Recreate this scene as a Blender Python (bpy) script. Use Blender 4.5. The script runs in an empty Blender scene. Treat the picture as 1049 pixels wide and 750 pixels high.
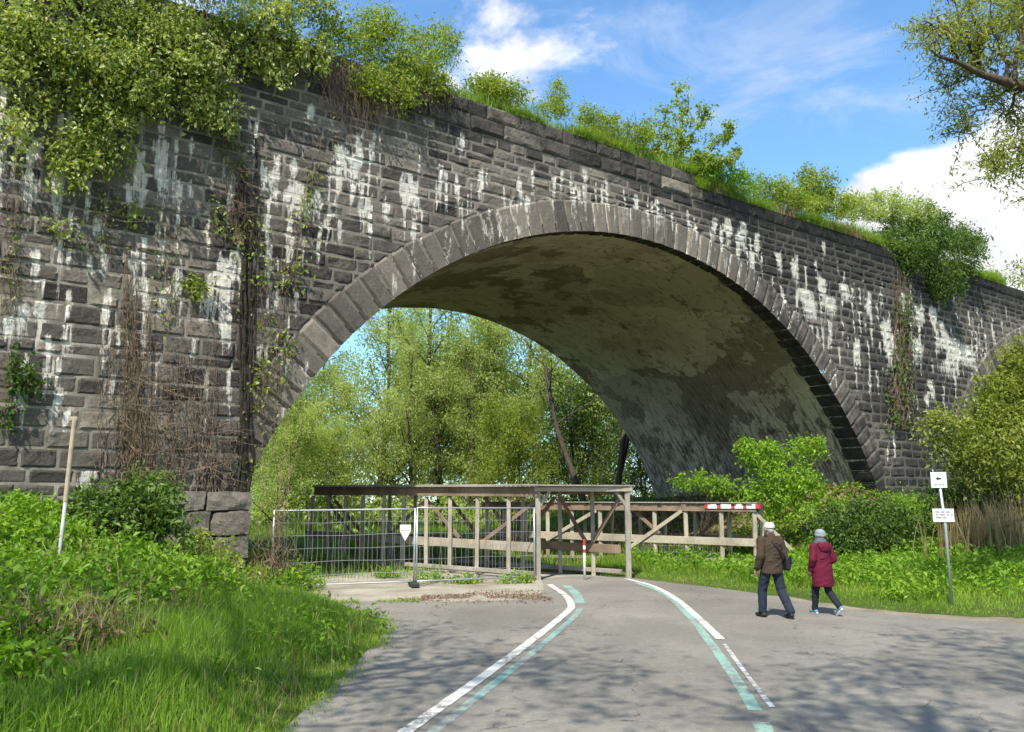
import bpy, bmesh, math, random
import numpy as np
from mathutils import Vector, Matrix

R = math.radians
rng = np.random.default_rng(11)
random.seed(5)
SC = bpy.context.scene
COL = SC.collection

# ------------------------------------------------------------------ camera model
F_PX, PITCH, CAM_H = 838.0, R(9.56), 2.1
CX, CY = 524.5, 375.0
TH = R(35.2)                                   # bearing of the viaduct
D = np.array([math.cos(TH), math.sin(TH)])
NI = np.array([-math.sin(TH), math.cos(TH)])   # into the viaduct
O = np.array([4.986, 30.0])                    # foot of the arch crown
RI, RE, ZC, WID = 16.08, 17.26, -4.03, 14.5    # arch radii, centre height, viaduct width
PIER = 36.0


def rcl(ds): return np.where(np.asarray(ds) < 0, 14.8, 15.3)     # the ring is cut off at the pier line


def ray(px, py):
    u = (px - CX) / F_PX; v = -(py - CY) / F_PX
    c, s = math.cos(PITCH), math.sin(PITCH)
    return np.array([u, c - v * s, s + v * c])


def gp(px, py, z=0.0):                          # point of a level sheet under a sight line
    r = ray(px, py); t = (z - CAM_H) / r[2]
    return r[0] * t, r[1] * t


def at(px, py, y):                              # point at a given distance
    r = ray(px, py); t = y / r[1]
    return np.array([r[0] * t, y, CAM_H + r[2] * t])


def wall_px(px, py, off=0.0):
    r = ray(px, py); P0 = O + NI * off
    t = (P0 @ NI) / (r[:2] @ NI)
    return float((r[:2] * t - P0) @ D), float(CAM_H + r[2] * t)


def wl(s, off, z=0.0):                          # viaduct coordinates -> world
    p = O + D * s + NI * off
    return np.array([p[0], p[1], z])


def so(x, y):
    dx, dy = x - O[0], y - O[1]
    return dx * D[0] + dy * D[1], dx * NI[0] + dy * NI[1]


def sstep(a, b, x):
    t = np.clip((np.asarray(x, float) - a) / (b - a), 0, 1)
    return t * t * (3 - 2 * t)


# ------------------------------------------------------------------ numpy noise
_H = np.random.default_rng(3).random(4096)


def _h(ix, iy, iz):
    return _H[(ix * 73856093 ^ iy * 19349663 ^ iz * 83492791) & 4095]


def vnoise(x, y, z):
    x, y, z = np.broadcast_arrays(np.asarray(x, float), np.asarray(y, float), np.asarray(z, float))
    ix, iy, iz = (np.floor(a).astype(np.int64) for a in (x, y, z))
    fx, fy, fz = x - ix, y - iy, z - iz
    fx, fy, fz = (a * a * (3 - 2 * a) for a in (fx, fy, fz))
    o = 0
    for a in (0, 1):
        for b in (0, 1):
            for c in (0, 1):
                o = o + _h(ix + a, iy + b, iz + c) * (fx if a else 1 - fx) * (fy if b else 1 - fy) * (fz if c else 1 - fz)
    return o


def fbm(x, y, z, n=3):
    o, a, s = 0, .5, 0
    for k in range(n):
        o = o + a * vnoise(x * 2 ** k + 17 * k, y * 2 ** k + 5 * k, z * 2 ** k + 9 * k); s += a; a *= .5
    return o / s


# ------------------------------------------------------------------ mesh building
class G:
    def __init__(self):
        self.v, self.q, self.t, self.n = [], [], [], 0
        self.qm, self.tm = [], []
        self.a = {}

    def add(self, v, q=None, t=None, mat=0, **attr):
        v = np.asarray(v, np.float32).reshape(-1, 3); k = len(v)
        if not k: return
        self.v.append(v)
        if q is not None and len(q):
            q = np.asarray(q, np.int64).reshape(-1, 4); self.q.append(q + self.n); self.qm.append(np.full(len(q), mat))
        if t is not None and len(t):
            t = np.asarray(t, np.int64).reshape(-1, 3); self.t.append(t + self.n); self.tm.append(np.full(len(t), mat))
        for key, val in attr.items():
            self.a.setdefault(key, []).append((self.n, np.broadcast_to(np.asarray(val, np.float32), (k,))))
        self.n += k

    def build(self, name, mats, parent=None, smooth=False):
        me = bpy.data.meshes.new(name)
        v = np.concatenate(self.v)
        q = np.concatenate(self.q) if self.q else np.zeros((0, 4), np.int64)
        t = np.concatenate(self.t) if self.t else np.zeros((0, 3), np.int64)
        nq, nt = len(q), len(t)
        me.vertices.add(len(v)); me.vertices.foreach_set('co', v.ravel())
        me.loops.add(nq * 4 + nt * 3)
        me.loops.foreach_set('vertex_index', np.concatenate([q.ravel(), t.ravel()]).astype(np.int32))
        me.polygons.add(nq + nt)
        st = np.concatenate([np.arange(nq) * 4, nq * 4 + np.arange(nt) * 3]).astype(np.int32)
        me.polygons.foreach_set('loop_start', st)
        mi = np.concatenate(self.qm + self.tm).astype(np.int32) if (self.qm or self.tm) else np.zeros(0, np.int32)
        me.polygons.foreach_set('material_index', mi)
        me.polygons.foreach_set('use_smooth', np.full(nq + nt, smooth))
        me.update(calc_edges=True)
        for key, parts in self.a.items():
            arr = np.zeros(len(v), np.float32)
            for st_, val in parts: arr[st_:st_ + len(val)] = val
            at_ = me.attributes.new(key, 'FLOAT', 'POINT'); at_.data.foreach_set('value', arr)
        for m in (mats if isinstance(mats, (list, tuple)) else [mats]): me.materials.append(m)
        me.validate()
        ob = bpy.data.objects.new(name, me); COL.objects.link(ob)
        if parent is not None: ob.parent = parent
        return ob


def tag(o, label=None, cat=None, group=None, kind=None):
    if label: o['label'] = label
    if cat: o['category'] = cat
    if group: o['group'] = group
    if kind: o['kind'] = kind
    return o


def thing(name, label, cat, loc=(0, 0, 0), rz=0.0, group=None):
    o = bpy.data.objects.new(name, None); COL.objects.link(o)
    o.location = [float(a) for a in loc]; o.rotation_euler = (0, 0, rz); o.empty_display_size = .3
    return tag(o, label, cat, group)


def box(g, c, size, rot=None, mat=0, bev=0.0, **kw):
    """box with an optional chamfer along all edges"""
    hx, hy, hz = (a / 2 for a in size)
    if bev <= 0:
        v = np.array([[x, y, z] for x in (-hx, hx) for y in (-hy, hy) for z in (-hz, hz)])
        q = [[0, 1, 3, 2], [4, 6, 7, 5], [0, 4, 5, 1], [2, 3, 7, 6], [0, 2, 6, 4], [1, 5, 7, 3]]
        t = None
    else:
        bm = bmesh.new(); bmesh.ops.create_cube(bm, size=1)
        for w in bm.verts: w.co = Vector((w.co.x * size[0], w.co.y * size[1], w.co.z * size[2]))
        bmesh.ops.bevel(bm, geom=bm.edges[:], offset=bev, segments=1, affect='EDGES', profile=.5)
        bm.verts.index_update()
        v = np.array([w.co[:] for w in bm.verts])
        q = [[w.index for w in f.verts] for f in bm.faces if len(f.verts) == 4]
        t = [[w.index for w in f.verts] for f in bm.faces if len(f.verts) == 3]
        bm.free()
    if rot is not None: v = v @ np.array(rot).T
    g.add(v + np.asarray(c), q, t, mat, **kw)


def beam(g, p0, p1, w, h, mat=0, bev=.008, up=(0, 0, 1), **kw):
    """rectangular bar between two points: w sideways, h along 'up'"""
    p0, p1 = np.asarray(p0, float), np.asarray(p1, float)
    a = p1 - p0; L = np.linalg.norm(a); a = a / L
    up = np.asarray(up, float)
    if abs(a @ up) > .98: up = np.array([0, 1.0, 0])
    b = np.cross(up, a); b /= np.linalg.norm(b); c = np.cross(a, b)
    box(g, (p0 + p1) / 2, (L, w, h), np.stack([a, b, c], 1), mat, bev, **kw)


def tube(g, pts, rad, sides=6, mat=0, cap=True, **kw):
    pts = np.asarray(pts, float); k = len(pts)
    rad = np.broadcast_to(np.asarray(rad, float), (k,))
    tan = np.gradient(pts, axis=0); tan /= np.linalg.norm(tan, axis=1, keepdims=True) + 1e-9
    ref = np.array([1.0, 0, 0]) if abs(tan[:, 0]).mean() < .8 else np.array([0, 1.0, 0])
    b = np.cross(tan, ref); b /= np.linalg.norm(b, axis=1, keepdims=True) + 1e-9
    c = np.cross(tan, b)
    an = np.arange(sides) * 2 * math.pi / sides
    v = pts[:, None] + rad[:, None, None] * (np.cos(an)[None, :, None] * b[:, None] + np.sin(an)[None, :, None] * c[:, None])
    i = np.arange(k - 1)[:, None] * sides; j = np.arange(sides)[None]; j2 = (j + 1) % sides
    q = np.stack([i + j, i + j2, i + sides + j2, i + sides + j], -1).reshape(-1, 4)
    v = v.reshape(-1, 3); t = None
    if cap:
        v = np.concatenate([v, pts[:1], pts[-1:]]); a0 = k * sides
        t = [[a0, (m + 1) % sides, m] for m in range(sides)] + [[a0 + 1, (k - 1) * sides + m, (k - 1) * sides + (m + 1) % sides] for m in range(sides)]
    g.add(v, q, t, mat, **kw)


def loft(g, rings, mat=0, sides=20, cap=True, **kw):
    """rings: (cx, cy, cz, rx, ry) stacked"""
    an = np.arange(sides) * 2 * math.pi / sides
    v = np.array([[[c[0] + c[3] * math.cos(a), c[1] + c[4] * math.sin(a), c[2]] for a in an] for c in rings])
    k = len(rings)
    i = np.arange(k - 1)[:, None] * sides; j = np.arange(sides)[None]; j2 = (j + 1) % sides
    q = np.stack([i + j, i + j2, i + sides + j2, i + sides + j], -1).reshape(-1, 4)
    v = v.reshape(-1, 3); t = None
    if cap:
        v = np.concatenate([v, [rings[0][:3]], [rings[-1][:3]]]); a0 = k * sides
        t = [[a0, (m + 1) % sides, m] for m in range(sides)] + [[a0 + 1, (k - 1) * sides + m, (k - 1) * sides + (m + 1) % sides] for m in range(sides)]
    g.add(v, q, t, mat, **kw)


def ball(g, c, r, mat=0, rings=10, sides=14, **kw):
    r = np.broadcast_to(np.asarray(r, float), (3,))
    rr = [(c[0], c[1], c[2] + r[2] * math.sin(a), r[0] * math.cos(a), r[1] * math.cos(a)) for a in np.linspace(-1.5, 1.5, rings)]
    loft(g, rr, mat, sides, **kw)


# ------------------------------------------------------------------ leaves, stems, trees
def unit(v): return v / (np.linalg.norm(v, axis=-1, keepdims=True) + 1e-9)


def leaves(g, c, size, tone, droop=.3, aspect=.55, rg=rng, mat=0, outward=None, **kw):
    """one folded leaf-shaped pair of faces per point"""
    n = len(c); c = np.asarray(c, float)
    size = np.broadcast_to(np.asarray(size, float), (n,)) * (.5 + 1.15 * rg.random(n) ** 1.3)
    a = rg.normal(size=(n, 3)); a[:, 2] -= droop
    if outward is not None: a = a + outward
    a = unit(a)
    up = rg.normal(size=(n, 3)) * .8 + np.array([0, 0, 1.0])
    b = unit(np.cross(a, up)); nn = np.cross(b, a)
    L = size[:, None]; w = L * aspect * .5
    p0 = c; p2 = c + a * L - np.array([0, 0, 1]) * L * .12
    m = c + a * L * .45
    p1 = m + b * w + nn * L * .1; p3 = m - b * w + nn * L * .1
    v = np.stack([p0, p1, p2, p3], 1).reshape(-1, 3)
    i = np.arange(n)[:, None] * 4
    t = np.concatenate([i + np.array([[0, 1, 2]]), i + np.array([[0, 2, 3]])])
    g.add(v, None, t, mat, tone=np.repeat(np.broadcast_to(tone, (n,)), 4), **kw)


def clusters(cent, per, spread, rg=rng):
    n = len(cent)
    return (np.repeat(cent, per, 0) + rg.normal(size=(n * per, 3)) * np.asarray(spread)), np.repeat(np.arange(n), per)


def wob(p0, p1, n, amp, rg=rng):
    t = np.linspace(0, 1, n)[:, None]
    p = np.asarray(p0) * (1 - t) + np.asarray(p1) * t
    w = np.cumsum(rg.normal(size=(n, 3)), 0) * amp / math.sqrt(n)
    w -= w[0] ; w = w - t * w[-1] * .6
    return p + w


def bush(name, label, cat, loc, lobes, n, per, leaf, mats, spread=.16, droop=.2, aspect=.5, stems=14, seed=0,
         group=None, shell=.5, tone=(.2, .9), rz=0.0, stem_mat=None, stem_r=.014, sprays=0, base=None):
    """lobes: (dx,dy,dz,rx,ry,rz) ellipsoids relative to loc"""
    rg = np.random.default_rng(seed + 100)
    t = thing(name, label, cat, loc, rz, group)
    lob = np.array(lobes, float)
    vol = (lob[:, 3] * lob[:, 4] * lob[:, 5]) ** (2 / 3)
    k = rg.choice(len(lob), n, p=vol / vol.sum())
    d = unit(rg.normal(size=(n, 3)))
    r = 1 - shell * rg.random(n) ** 1.5
    bump = .75 + .5 * vnoise(d[:, 0] * 2.3 + seed, d[:, 1] * 2.3 + k, d[:, 2] * 2.3)
    cent = lob[k, :3] + d * lob[k, 3:] * (r * bump)[:, None]
    g = G(); sg = G()
    tn = tone[0] + (tone[1] - tone[0]) * rg.random(n)
    if sprays:                                   # long arching shoots that break the outline
        for _ in range(sprays):
            j = rg.integers(len(lob)); dd = unit(rg.normal(size=3) + np.array([0, 0, .9]))
            a = lob[j, :3] + dd * lob[j, 3:] * .7; b = a + dd * lob[j, 3:].mean() * rg.uniform(.35, .85) + np.array([0, 0, -.1])
            pts = wob(a, b, 7, .08, rg); pts[:, 2] += np.sin(np.linspace(0, 1, 7) * math.pi) * .1
            tube(sg, pts, np.linspace(stem_r * .6, stem_r * .25, 7), 4, cap=False)
            cc, _k = clusters(pts[1:], max(3, per // 3), spread * .5, rg)
            leaves(g, cc, leaf * .9, tone[1] * rg.uniform(.6, 1), droop, aspect, rg)
    cc, ki = clusters(cent, per, spread, rg)
    leaves(g, cc, leaf, np.clip(tn[ki] + rg.normal(size=len(cc)) * .12, 0, 1), droop, aspect, rg)
    ob = g.build('foliage', mats, t)
    b0 = np.zeros(3) if base is None else np.asarray(base, float)
    for j in rg.choice(n, min(stems, n), replace=False):
        p0 = b0 + rg.normal(size=3) * np.array([lob[:, 3].max() * .15, lob[:, 4].max() * .15, 0])
        tube(sg, wob(p0, cent[j], 6, .12, rg), np.linspace(stem_r, stem_r * .35, 6), 4, cap=False)
    sg.build('stem', stem_mat or M['bark'], t)
    return t


def tree_parts(seed, h, r0, crown_from=.25, spread=.32, up=.5, nb=16, leaf=.22, per=26, clus=.5, droop=.4,
               lean=(0, 0), twigs=7, tone=(.15, .95), aspect=.45, fork=0, skew=(0, 0)):
    rg = np.random.default_rng(seed)
    g, lg = G(), G()
    tips = []

    def limb(p0, d, L, r, n, wig, upb):
        pts = [np.array(p0, float)]; d = np.array(d, float)
        for i in range(n):
            d = unit(d + rg.normal(size=3) * wig + np.array([0, 0, upb]))
            pts.append(pts[-1] + d * L / n)
        pts = np.array(pts)
        return pts, np.linspace(r, max(r * .22, .008), n + 1)

    trunks = []
    pts, rad = limb((0, 0, 0), (lean[0], lean[1], 1), h * .92, r0, 14, .05, .03)
    rad = rad * (1 + .5 * np.exp(-np.arange(len(rad)) * 1.5)); trunks.append((pts, rad))
    for f_ in range(fork):
        i = rg.integers(1, 4); dd = unit(np.array([rg.normal(), rg.normal(), 2.2]))
        trunks.append(limb(pts[i], dd, h * rg.uniform(.6, .8), rad[i] * .75, 12, .06, .05))
    for pts, rad in trunks:
        tube(g, pts, rad, 9)
        n = len(pts) - 1
        for b in range(nb):
            f = crown_from + (1 - crown_from) * (b + rg.random()) / nb
            x = f * n; i = min(int(x), n - 1); p = pts[i] + (pts[i + 1] - pts[i]) * (x - i)
            an = b * 2.4 + rg.uniform(-.5, .5)
            L = h * spread * (1.05 - .75 * max(0, f - .35)) * rg.uniform(.6, 1.15)
            d = np.array([math.cos(an) + skew[0], math.sin(an) + skew[1], up + rg.uniform(-.15, .3)])
            bp, br = limb(p, d, L, max(.02, rad[i] * .42), 7, .14, .05)
            tube(g, bp, br, 5, cap=False)
            for tw in range(twigs):
                j = rg.integers(2, 8); d2 = unit(rg.normal(size=3) + unit(bp[-1] - bp[0]) * .8)
                tp, tr = limb(bp[j], d2, L * rg.uniform(.25, .5), .02, 4, .2, -.06 * droop)
                tube(g, tp, tr, 3, cap=False)
                tips += [tp[2], tp[3], tp[4]]
            tips += [bp[-1], bp[-2]]
    tips = np.array(tips)
    tn = tone[0] + (tone[1] - tone[0]) * rg.random(len(tips))
    cc, ki = clusters(tips, per, np.array([clus, clus, clus * .85]), rg)
    leaves(lg, cc, leaf, np.clip(tn[ki] + rg.normal(size=len(cc)) * .1, 0, 1), droop, aspect, rg)
    return g, lg


def tree(name, label, loc, mats, cat='tree', group=None, rz=0.0, scale=1.0, **kw):
    t = thing(name, label, cat, loc, rz, group)
    g, lg = tree_parts(**kw)
    tr = g.build('trunk', mats[0], t, smooth=True); cr = lg.build('crown', mats[1], t)
    t.scale = (scale,) * 3
    return t


def tree_copy(src, label, loc, rz, scale=(1, 1, 1), crown_mat=None):
    t = src.copy(); COL.objects.link(t)
    t.location = [float(a) for a in loc]; t.rotation_euler = (0, 0, rz); t.scale = scale; t['label'] = label
    for ch in list(src.children):
        c = ch.copy(); COL.objects.link(c); c.parent = t
    return t


# ------------------------------------------------------------------ materials
M = {}


class N:
    def __init__(self, name):
        self.m = bpy.data.materials.new(name); self.m.use_nodes = True
        self.t = self.m.node_tree; self.t.nodes.clear()
        self.out = self.n('ShaderNodeOutputMaterial')
        M[name] = self.m

    def n(self, typ, ins=None, **kw):
        nd = self.t.nodes.new(typ)
        for k, v in kw.items(): setattr(nd, k, v)
        for k, v in (ins or {}).items():
            s = nd.inputs[k]
            if isinstance(v, bpy.types.NodeSocket): self.t.links.new(v, s)
            else: s.default_value = v
        return nd

    def coord(self, kind='Object', scale=(1, 1, 1), loc=(0, 0, 0), rot=(0, 0, 0)):
        tc = self.n('ShaderNodeTexCoord')
        return self.n('ShaderNodeMapping', {'Vector': tc.outputs[kind], 'Scale': scale, 'Location': loc, 'Rotation': rot}).outputs[0]

    def noise(self, vec, scale, detail=4, rough=.55, dist=0.0):
        return self.n('ShaderNodeTexNoise', {'Vector': vec, 'Scale': scale, 'Detail': detail, 'Roughness': rough, 'Distortion': dist}).outputs[0]

    def ramp(self, fac, stops):
        r = self.n('ShaderNodeValToRGB', {'Fac': fac}); e = r.color_ramp.elements
        while len(e) < len(stops): e.new(.5)
        for i, (p, c) in enumerate(stops):
            e[i].position = p; e[i].color = (*c, 1) if len(c) == 3 else c
        return r.outputs[0]

    def mr(self, v, a, b, c=0.0, d=1.0):
        return self.n('ShaderNodeMapRange', {'Value': v, 'From Min': a, 'From Max': b, 'To Min': c, 'To Max': d}, interpolation_type='SMOOTHSTEP').outputs[0]

    def math(self, op, a, b=0.0, clamp=False):
        return self.n('ShaderNodeMath', {0: a, 1: b}, operation=op, use_clamp=clamp).outputs[0]

    def mix(self, f, a, b, blend='MIX'):
        nd = self.n('ShaderNodeMix', data_type='RGBA', blend_type=blend)
        for i, v in ((0, f), (6, a), (7, b)):
            if isinstance(v, bpy.types.NodeSocket): self.t.links.new(v, nd.inputs[i])
            else: nd.inputs[i].default_value = v if not isinstance(v, tuple) or len(v) == 4 else (*v, 1)
        return nd.outputs[2]

    def attr(self, name): return self.n('ShaderNodeAttribute', attribute_name=name).outputs['Fac']

    def pr(self, col, rough=.8, bump=None, bs=.3, bd=.02, metal=0.0, spec=.3, **kw):
        p = self.n('ShaderNodeBsdfPrincipled')
        for k, v in (('Base Color', col), ('Roughness', rough), ('Metallic', metal), ('Specular IOR Level', spec)):
            if isinstance(v, bpy.types.NodeSocket): self.t.links.new(v, p.inputs[k])
            else: p.inputs[k].default_value = (*v, 1) if isinstance(v, tuple) and len(v) == 3 else v
        for k, v in kw.items(): p.inputs[k].default_value = v
        if bump is not None:
            b = self.n('ShaderNodeBump', {'Height': bump, 'Strength': bs, 'Distance': bd})
            self.t.links.new(b.outputs[0], p.inputs['Normal'])
        self.t.links.new(p.outputs[0], self.out.inputs[0]); return p


def leaf_mat(name, dark, mid, light, trans=.4, rough=.55):
    b = N(name)
    c = b.ramp(b.attr('tone'), [(0, dark), (.5, mid), (1, light)])
    df = b.n('ShaderNodeBsdfPrincipled', {'Base Color': c, 'Roughness': rough, 'Specular IOR Level': .4})
    tc = b.mix(1.0, c, (1.25, 1.2, .55, 1), 'MULTIPLY')
    tr = b.n('ShaderNodeBsdfTranslucent', {'Color': tc})
    mx = b.n('ShaderNodeMixShader', {0: trans, 1: df.outputs[0], 2: tr.outputs[0]})
    b.t.links.new(mx.outputs[0], b.out.inputs[0])


leaf_mat('leaf_spring', (0.1, 0.16, 0.02), (0.24, 0.335, 0.04), (0.4, 0.46, 0.09), 0.5, .42)
leaf_mat('leaf_willow', (.16, .23, .055), (.36, .45, .12), (.55, .60, .25), .55, .42)
leaf_mat('leaf_yellow', (.12, .165, .022), (.27, .32, .055), (.45, .47, .12), .5, .42)
leaf_mat('leaf_dark', (0.03, 0.065, 0.012), (0.08, 0.15, 0.022), (0.16, 0.25, 0.042), 0.4)
leaf_mat('leaf_bright', (0.06, 0.15, 0.01), (0.17, 0.33, 0.018), (0.31, 0.46, 0.045), 0.45)
leaf_mat('leaf_ivy', (.06, .105, .016), (.255, .335, .06), (.50, .54, .20), .4, .42)
leaf_mat('grass_green', (.055, .125, .010), (.14, .275, .020), (.27, .40, .05), .4)
leaf_mat('grass_light', (.09, .18, .014), (.20, .33, .028), (.34, .43, .07), .4)
leaf_mat('leaf_pale', (.17, .25, .05), (.38, .49, .12), (.56, .62, .24), .55, .42)
leaf_mat('grass_dry', (.16, .12, .05), (.27, .21, .10), (.38, .31, .17), .25)
leaf_mat('leaf_litter', (.09, .055, .03), (.16, .10, .06), (.25, .17, .11), .1)

# bark, dry stems
b = N('bark'); v = b.coord(scale=(6, 6, 1.2)); n1 = b.noise(v, 3, 5)
b.pr(b.ramp(n1, [(.3, (.035, .028, .02)), (.6, (.10, .08, .06)), (.8, (.16, .135, .10))]), .9, n1, .6, .03)
b = N('bark_dark'); v = b.coord(scale=(6, 6, 1.2)); n1 = b.noise(v, 3, 5)
b.pr(b.ramp(n1, [(.3, (.012, .01, .008)), (.7, (.05, .04, .03))]), .9, n1, .6, .03)
b = N('dry_stem'); n1 = b.noise(b.coord(), 5, 3)
b.pr(b.ramp(n1, [(.3, (.10, .07, .045)), (.6, (.20, .145, .095)), (.8, (.31, .24, .16))]), .9)

# stone of the viaduct: 'tone' per block, 'lime' = lime streaks, 'soot' = black crust
b = N('basalt'); v = b.coord()
tn = b.attr('tone'); lime = b.attr('lime'); soot = b.attr('soot')
n1 = b.noise(v, 2.2, 5, .62); n2 = b.noise(v, 14, 5, .65); n3 = b.noise(v, 60, 3, .6)
base = b.ramp(tn, [(0, (.048, .043, .038)), (.3, (.094, .083, .071)), (.65, (.158, .139, .116)), (1, (.262, .227, .182))])
base = b.mix(b.mr(n2, .3, .75), base, b.mix(1.0, base, (.62, .61, .62, 1), 'MULTIPLY'))
base = b.mix(b.math('MULTIPLY', b.mr(n3, .5, .72), .35), base, (.26, .235, .20, 1))
sf = b.math('MULTIPLY', b.mr(b.math('ADD', soot, b.math('MULTIPLY', b.math('SUBTRACT', n1, .5), .9)), .3, .72), .84)
base = b.mix(sf, base, (.020, .019, .020, 1))
vs = b.coord(scale=(1, 1, .07)); n4 = b.noise(vs, 16, 4, .7); n5 = b.noise(v, 9, 5, .7)
lf = b.mr(b.math('ADD', lime, b.math('ADD', b.math('MULTIPLY', b.math('SUBTRACT', n4, .5), 1.7), b.math('MULTIPLY', b.math('SUBTRACT', n5, .5), .9))), .37, .82)
lc = b.ramp(n1, [(.35, (.60, .56, .48)), (.6, (.76, .73, .66)), (.75, (.56, .45, .31))])
base = b.mix(b.math('MULTIPLY', lf, b.mr(b.noise(v, 3.1, 4, .6), .3, .65, .55, .95)), base, lc)
hgt = b.math('ADD', b.math('MULTIPLY', n2, .6), b.math('MULTIPLY', n3, .35))
b.pr(base, .92, hgt, .75, .035, spec=.15)

b = N('mortar'); v = b.coord(); n1 = b.noise(v, 1.3, 5, .6); n2 = b.noise(v, 18, 4, .6)
soot = b.attr('soot'); lime = b.attr('lime')
c = b.ramp(n1, [(.3, (.10, .09, .075)), (.5, (.21, .19, .155)), (.72, (.42, .38, .32))])
c = b.mix(b.math('MULTIPLY', b.mr(b.math('ADD', soot, b.math('MULTIPLY', b.math('SUBTRACT', n1, .5), 1.2)), .3, .8), .8), c, (.05, .047, .043, 1))
vs = b.coord(scale=(1, 1, .07)); n4 = b.noise(vs, 16, 4, .7); n5 = b.noise(v, 9, 5, .7)
lf = b.mr(b.math('ADD', lime, b.math('ADD', b.math('MULTIPLY', b.math('SUBTRACT', n4, .5), 1.5), b.math('MULTIPLY', b.math('SUBTRACT', n5, .5), .7))), .30, .72)
c = b.mix(b.math('MULTIPLY', lf, .9), c, (.60, .56, .48, 1))
b.pr(c, .95, n2, .5, .02, spec=.1)

# rendered soffit; 'arc' runs round the vault, 'run' along it
b = N('vault_render')
arc, run = b.attr('arc'), b.attr('run')
v = b.n('ShaderNodeCombineXYZ', {0: run, 1: arc, 2: 0.0}).outputs[0]
def vm(sc, lo=(0, 0, 0)): return b.n('ShaderNodeMapping', {'Vector': v, 'Scale': sc, 'Location': lo}).outputs[0]
wp = b.n('ShaderNodeTexNoise', {'Vector': v, 'Scale': .55, 'Detail': 4.0, 'Roughness': .6}).outputs['Color']
vw = b.n('ShaderNodeVectorMath', {0: v, 1: b.n('ShaderNodeVectorMath', {0: wp, 'Scale': 3.2}, operation='SCALE').outputs[0]}, operation='ADD').outputs[0]
def vc(sc, lo, out='Color'): return b.n('ShaderNodeTexVoronoi', {'Vector': b.n('ShaderNodeMapping', {'Vector': vw, 'Scale': sc, 'Location': lo}).outputs[0], 'Scale': 1.0}).outputs[out]
pa = b.n('ShaderNodeSeparateColor', {0: vc((.17, .22, 1), (0, 0, 0))}).outputs[0]
pb_ = b.n('ShaderNodeSeparateColor', {0: vc((.30, .16, 1), (5, 2, 0))}).outputs[1]
n1 = b.noise(vm((.35, .30, 1)), 1.3, 6, .62, 1.1); n2 = b.noise(vm((1, 1, 1)), 1.5, 7, .66, .5); n3 = b.noise(vm((1, 1, 1), (7, 3, 0)), 26, 4, .65)
nd = b.noise(vm((3.4, .55, 1), (2, 9, 0)), 1.8, 6, .68); nw = b.noise(vm((5.5, .75, 1), (31, 4, 0)), 1.9, 5, .66)
low = b.attr('low')
c = b.ramp(n1, [(.34, (.44, .345, .265)), (.5, (.58, .465, .36)), (.66, (.71, .585, .46))])
c = b.mix(b.mr(b.math('ADD', pa, b.math('MULTIPLY', b.math('SUBTRACT', n2, .5), .5)), .45, .60, 0, .82), c, (.22, .165, .12, 1))
c = b.mix(b.mr(pb_, .58, .74, 0, .5), c, (.72, .61, .47, 1))
c = b.mix(b.math('MULTIPLY', b.mr(n2, .54, .68), .4), c, (.24, .19, .15, 1))
c = b.mix(b.math('MULTIPLY', b.mr(b.math('ADD', nd, b.math('MULTIPLY', low, .13)), .565, .65), .72), c, (.055, .048, .042, 1))
c = b.mix(b.math('MULTIPLY', b.mr(b.math('ADD', nw, b.math('MULTIPLY', low, .07)), .615, .67), .8), c, (.72, .67, .57, 1))
eg = b.math('ABSOLUTE', b.math('SUBTRACT', b.math('ADD', run, b.math('MULTIPLY', b.math('SUBTRACT', n2, .5), .25)), 1.75))
c = b.mix(b.math('MULTIPLY', b.mr(eg, .02, .07, 1, 0), b.math('MULTIPLY', low, .9)), c, (.70, .66, .58, 1))
ek = b.math('ABSOLUTE', b.math('SUBTRACT', b.noise(vm((.5, .35, 1), (3, 8, 0)), 1.0, 5, .5, .3), .5))
c = b.mix(b.mr(ek, .0, .008, .7, 0), c, (.10, .085, .07, 1))
c = b.mix(b.math('MULTIPLY', n3, .22), c, (.10, .085, .07, 1))
b.pr(c, .9, b.math('ADD', b.math('MULTIPLY', n2, 1.2), b.math('MULTIPLY', n3, .4)), .55, .05, spec=.2)

# ground
b = N('asphalt'); v = b.coord()
n1 = b.noise(v, .35, 5, .6, .5); n2 = b.noise(v, 3.0, 5, .65); n3 = b.noise(v, 120, 2, .7); n4 = b.noise(v, 40, 3, .7)
c = b.ramp(n1, [(.3, (.125, .113, .093)), (.5, (.178, .162, .135)), (.7, (.25, .228, .19))])
c = b.mix(b.math('MULTIPLY', b.mr(n2, .45, .75), .45), c, (.12, .118, .115, 1))
c = b.mix(b.math('MULTIPLY', b.mr(n3, .48, .66), .55), c, (.38, .36, .32, 1))
c = b.mix(b.math('MULTIPLY', b.mr(n4, .55, .72), .6), c, (.07, .07, .07, 1))
n5 = b.noise(v, 11, 5, .75); c = b.mix(b.math('MULTIPLY', b.mr(n5, .5, .72), .45), c, (.31, .295, .265, 1)); c = b.mix(b.math('MULTIPLY', b.mr(n5, .5, .3), .4), c, (.09, .087, .08, 1))
vo = b.n('ShaderNodeTexVoronoi', {'Vector': b.n('ShaderNodeMapping', {'Vector': b.n('ShaderNodeVectorMath', {0: v, 1: b.n('ShaderNodeTexNoise', {'Vector': v, 'Scale': 1.4, 'Detail': 4.0}).outputs['Color']}, operation='ADD').outputs[0], 'Scale': (.5, .28, 1)}).outputs[0], 'Scale': .75}, feature='DISTANCE_TO_EDGE').outputs['Distance']
c = b.mix(b.math('MULTIPLY', b.mr(vo, .0, .006, 1, 0), b.mr(n2, .42, .6)), c, (.045, .044, .042, 1))
b.pr(c, .88, b.math('ADD', n3, b.math('MULTIPLY', n4, .6)), .45, .008, spec=.25)


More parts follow.
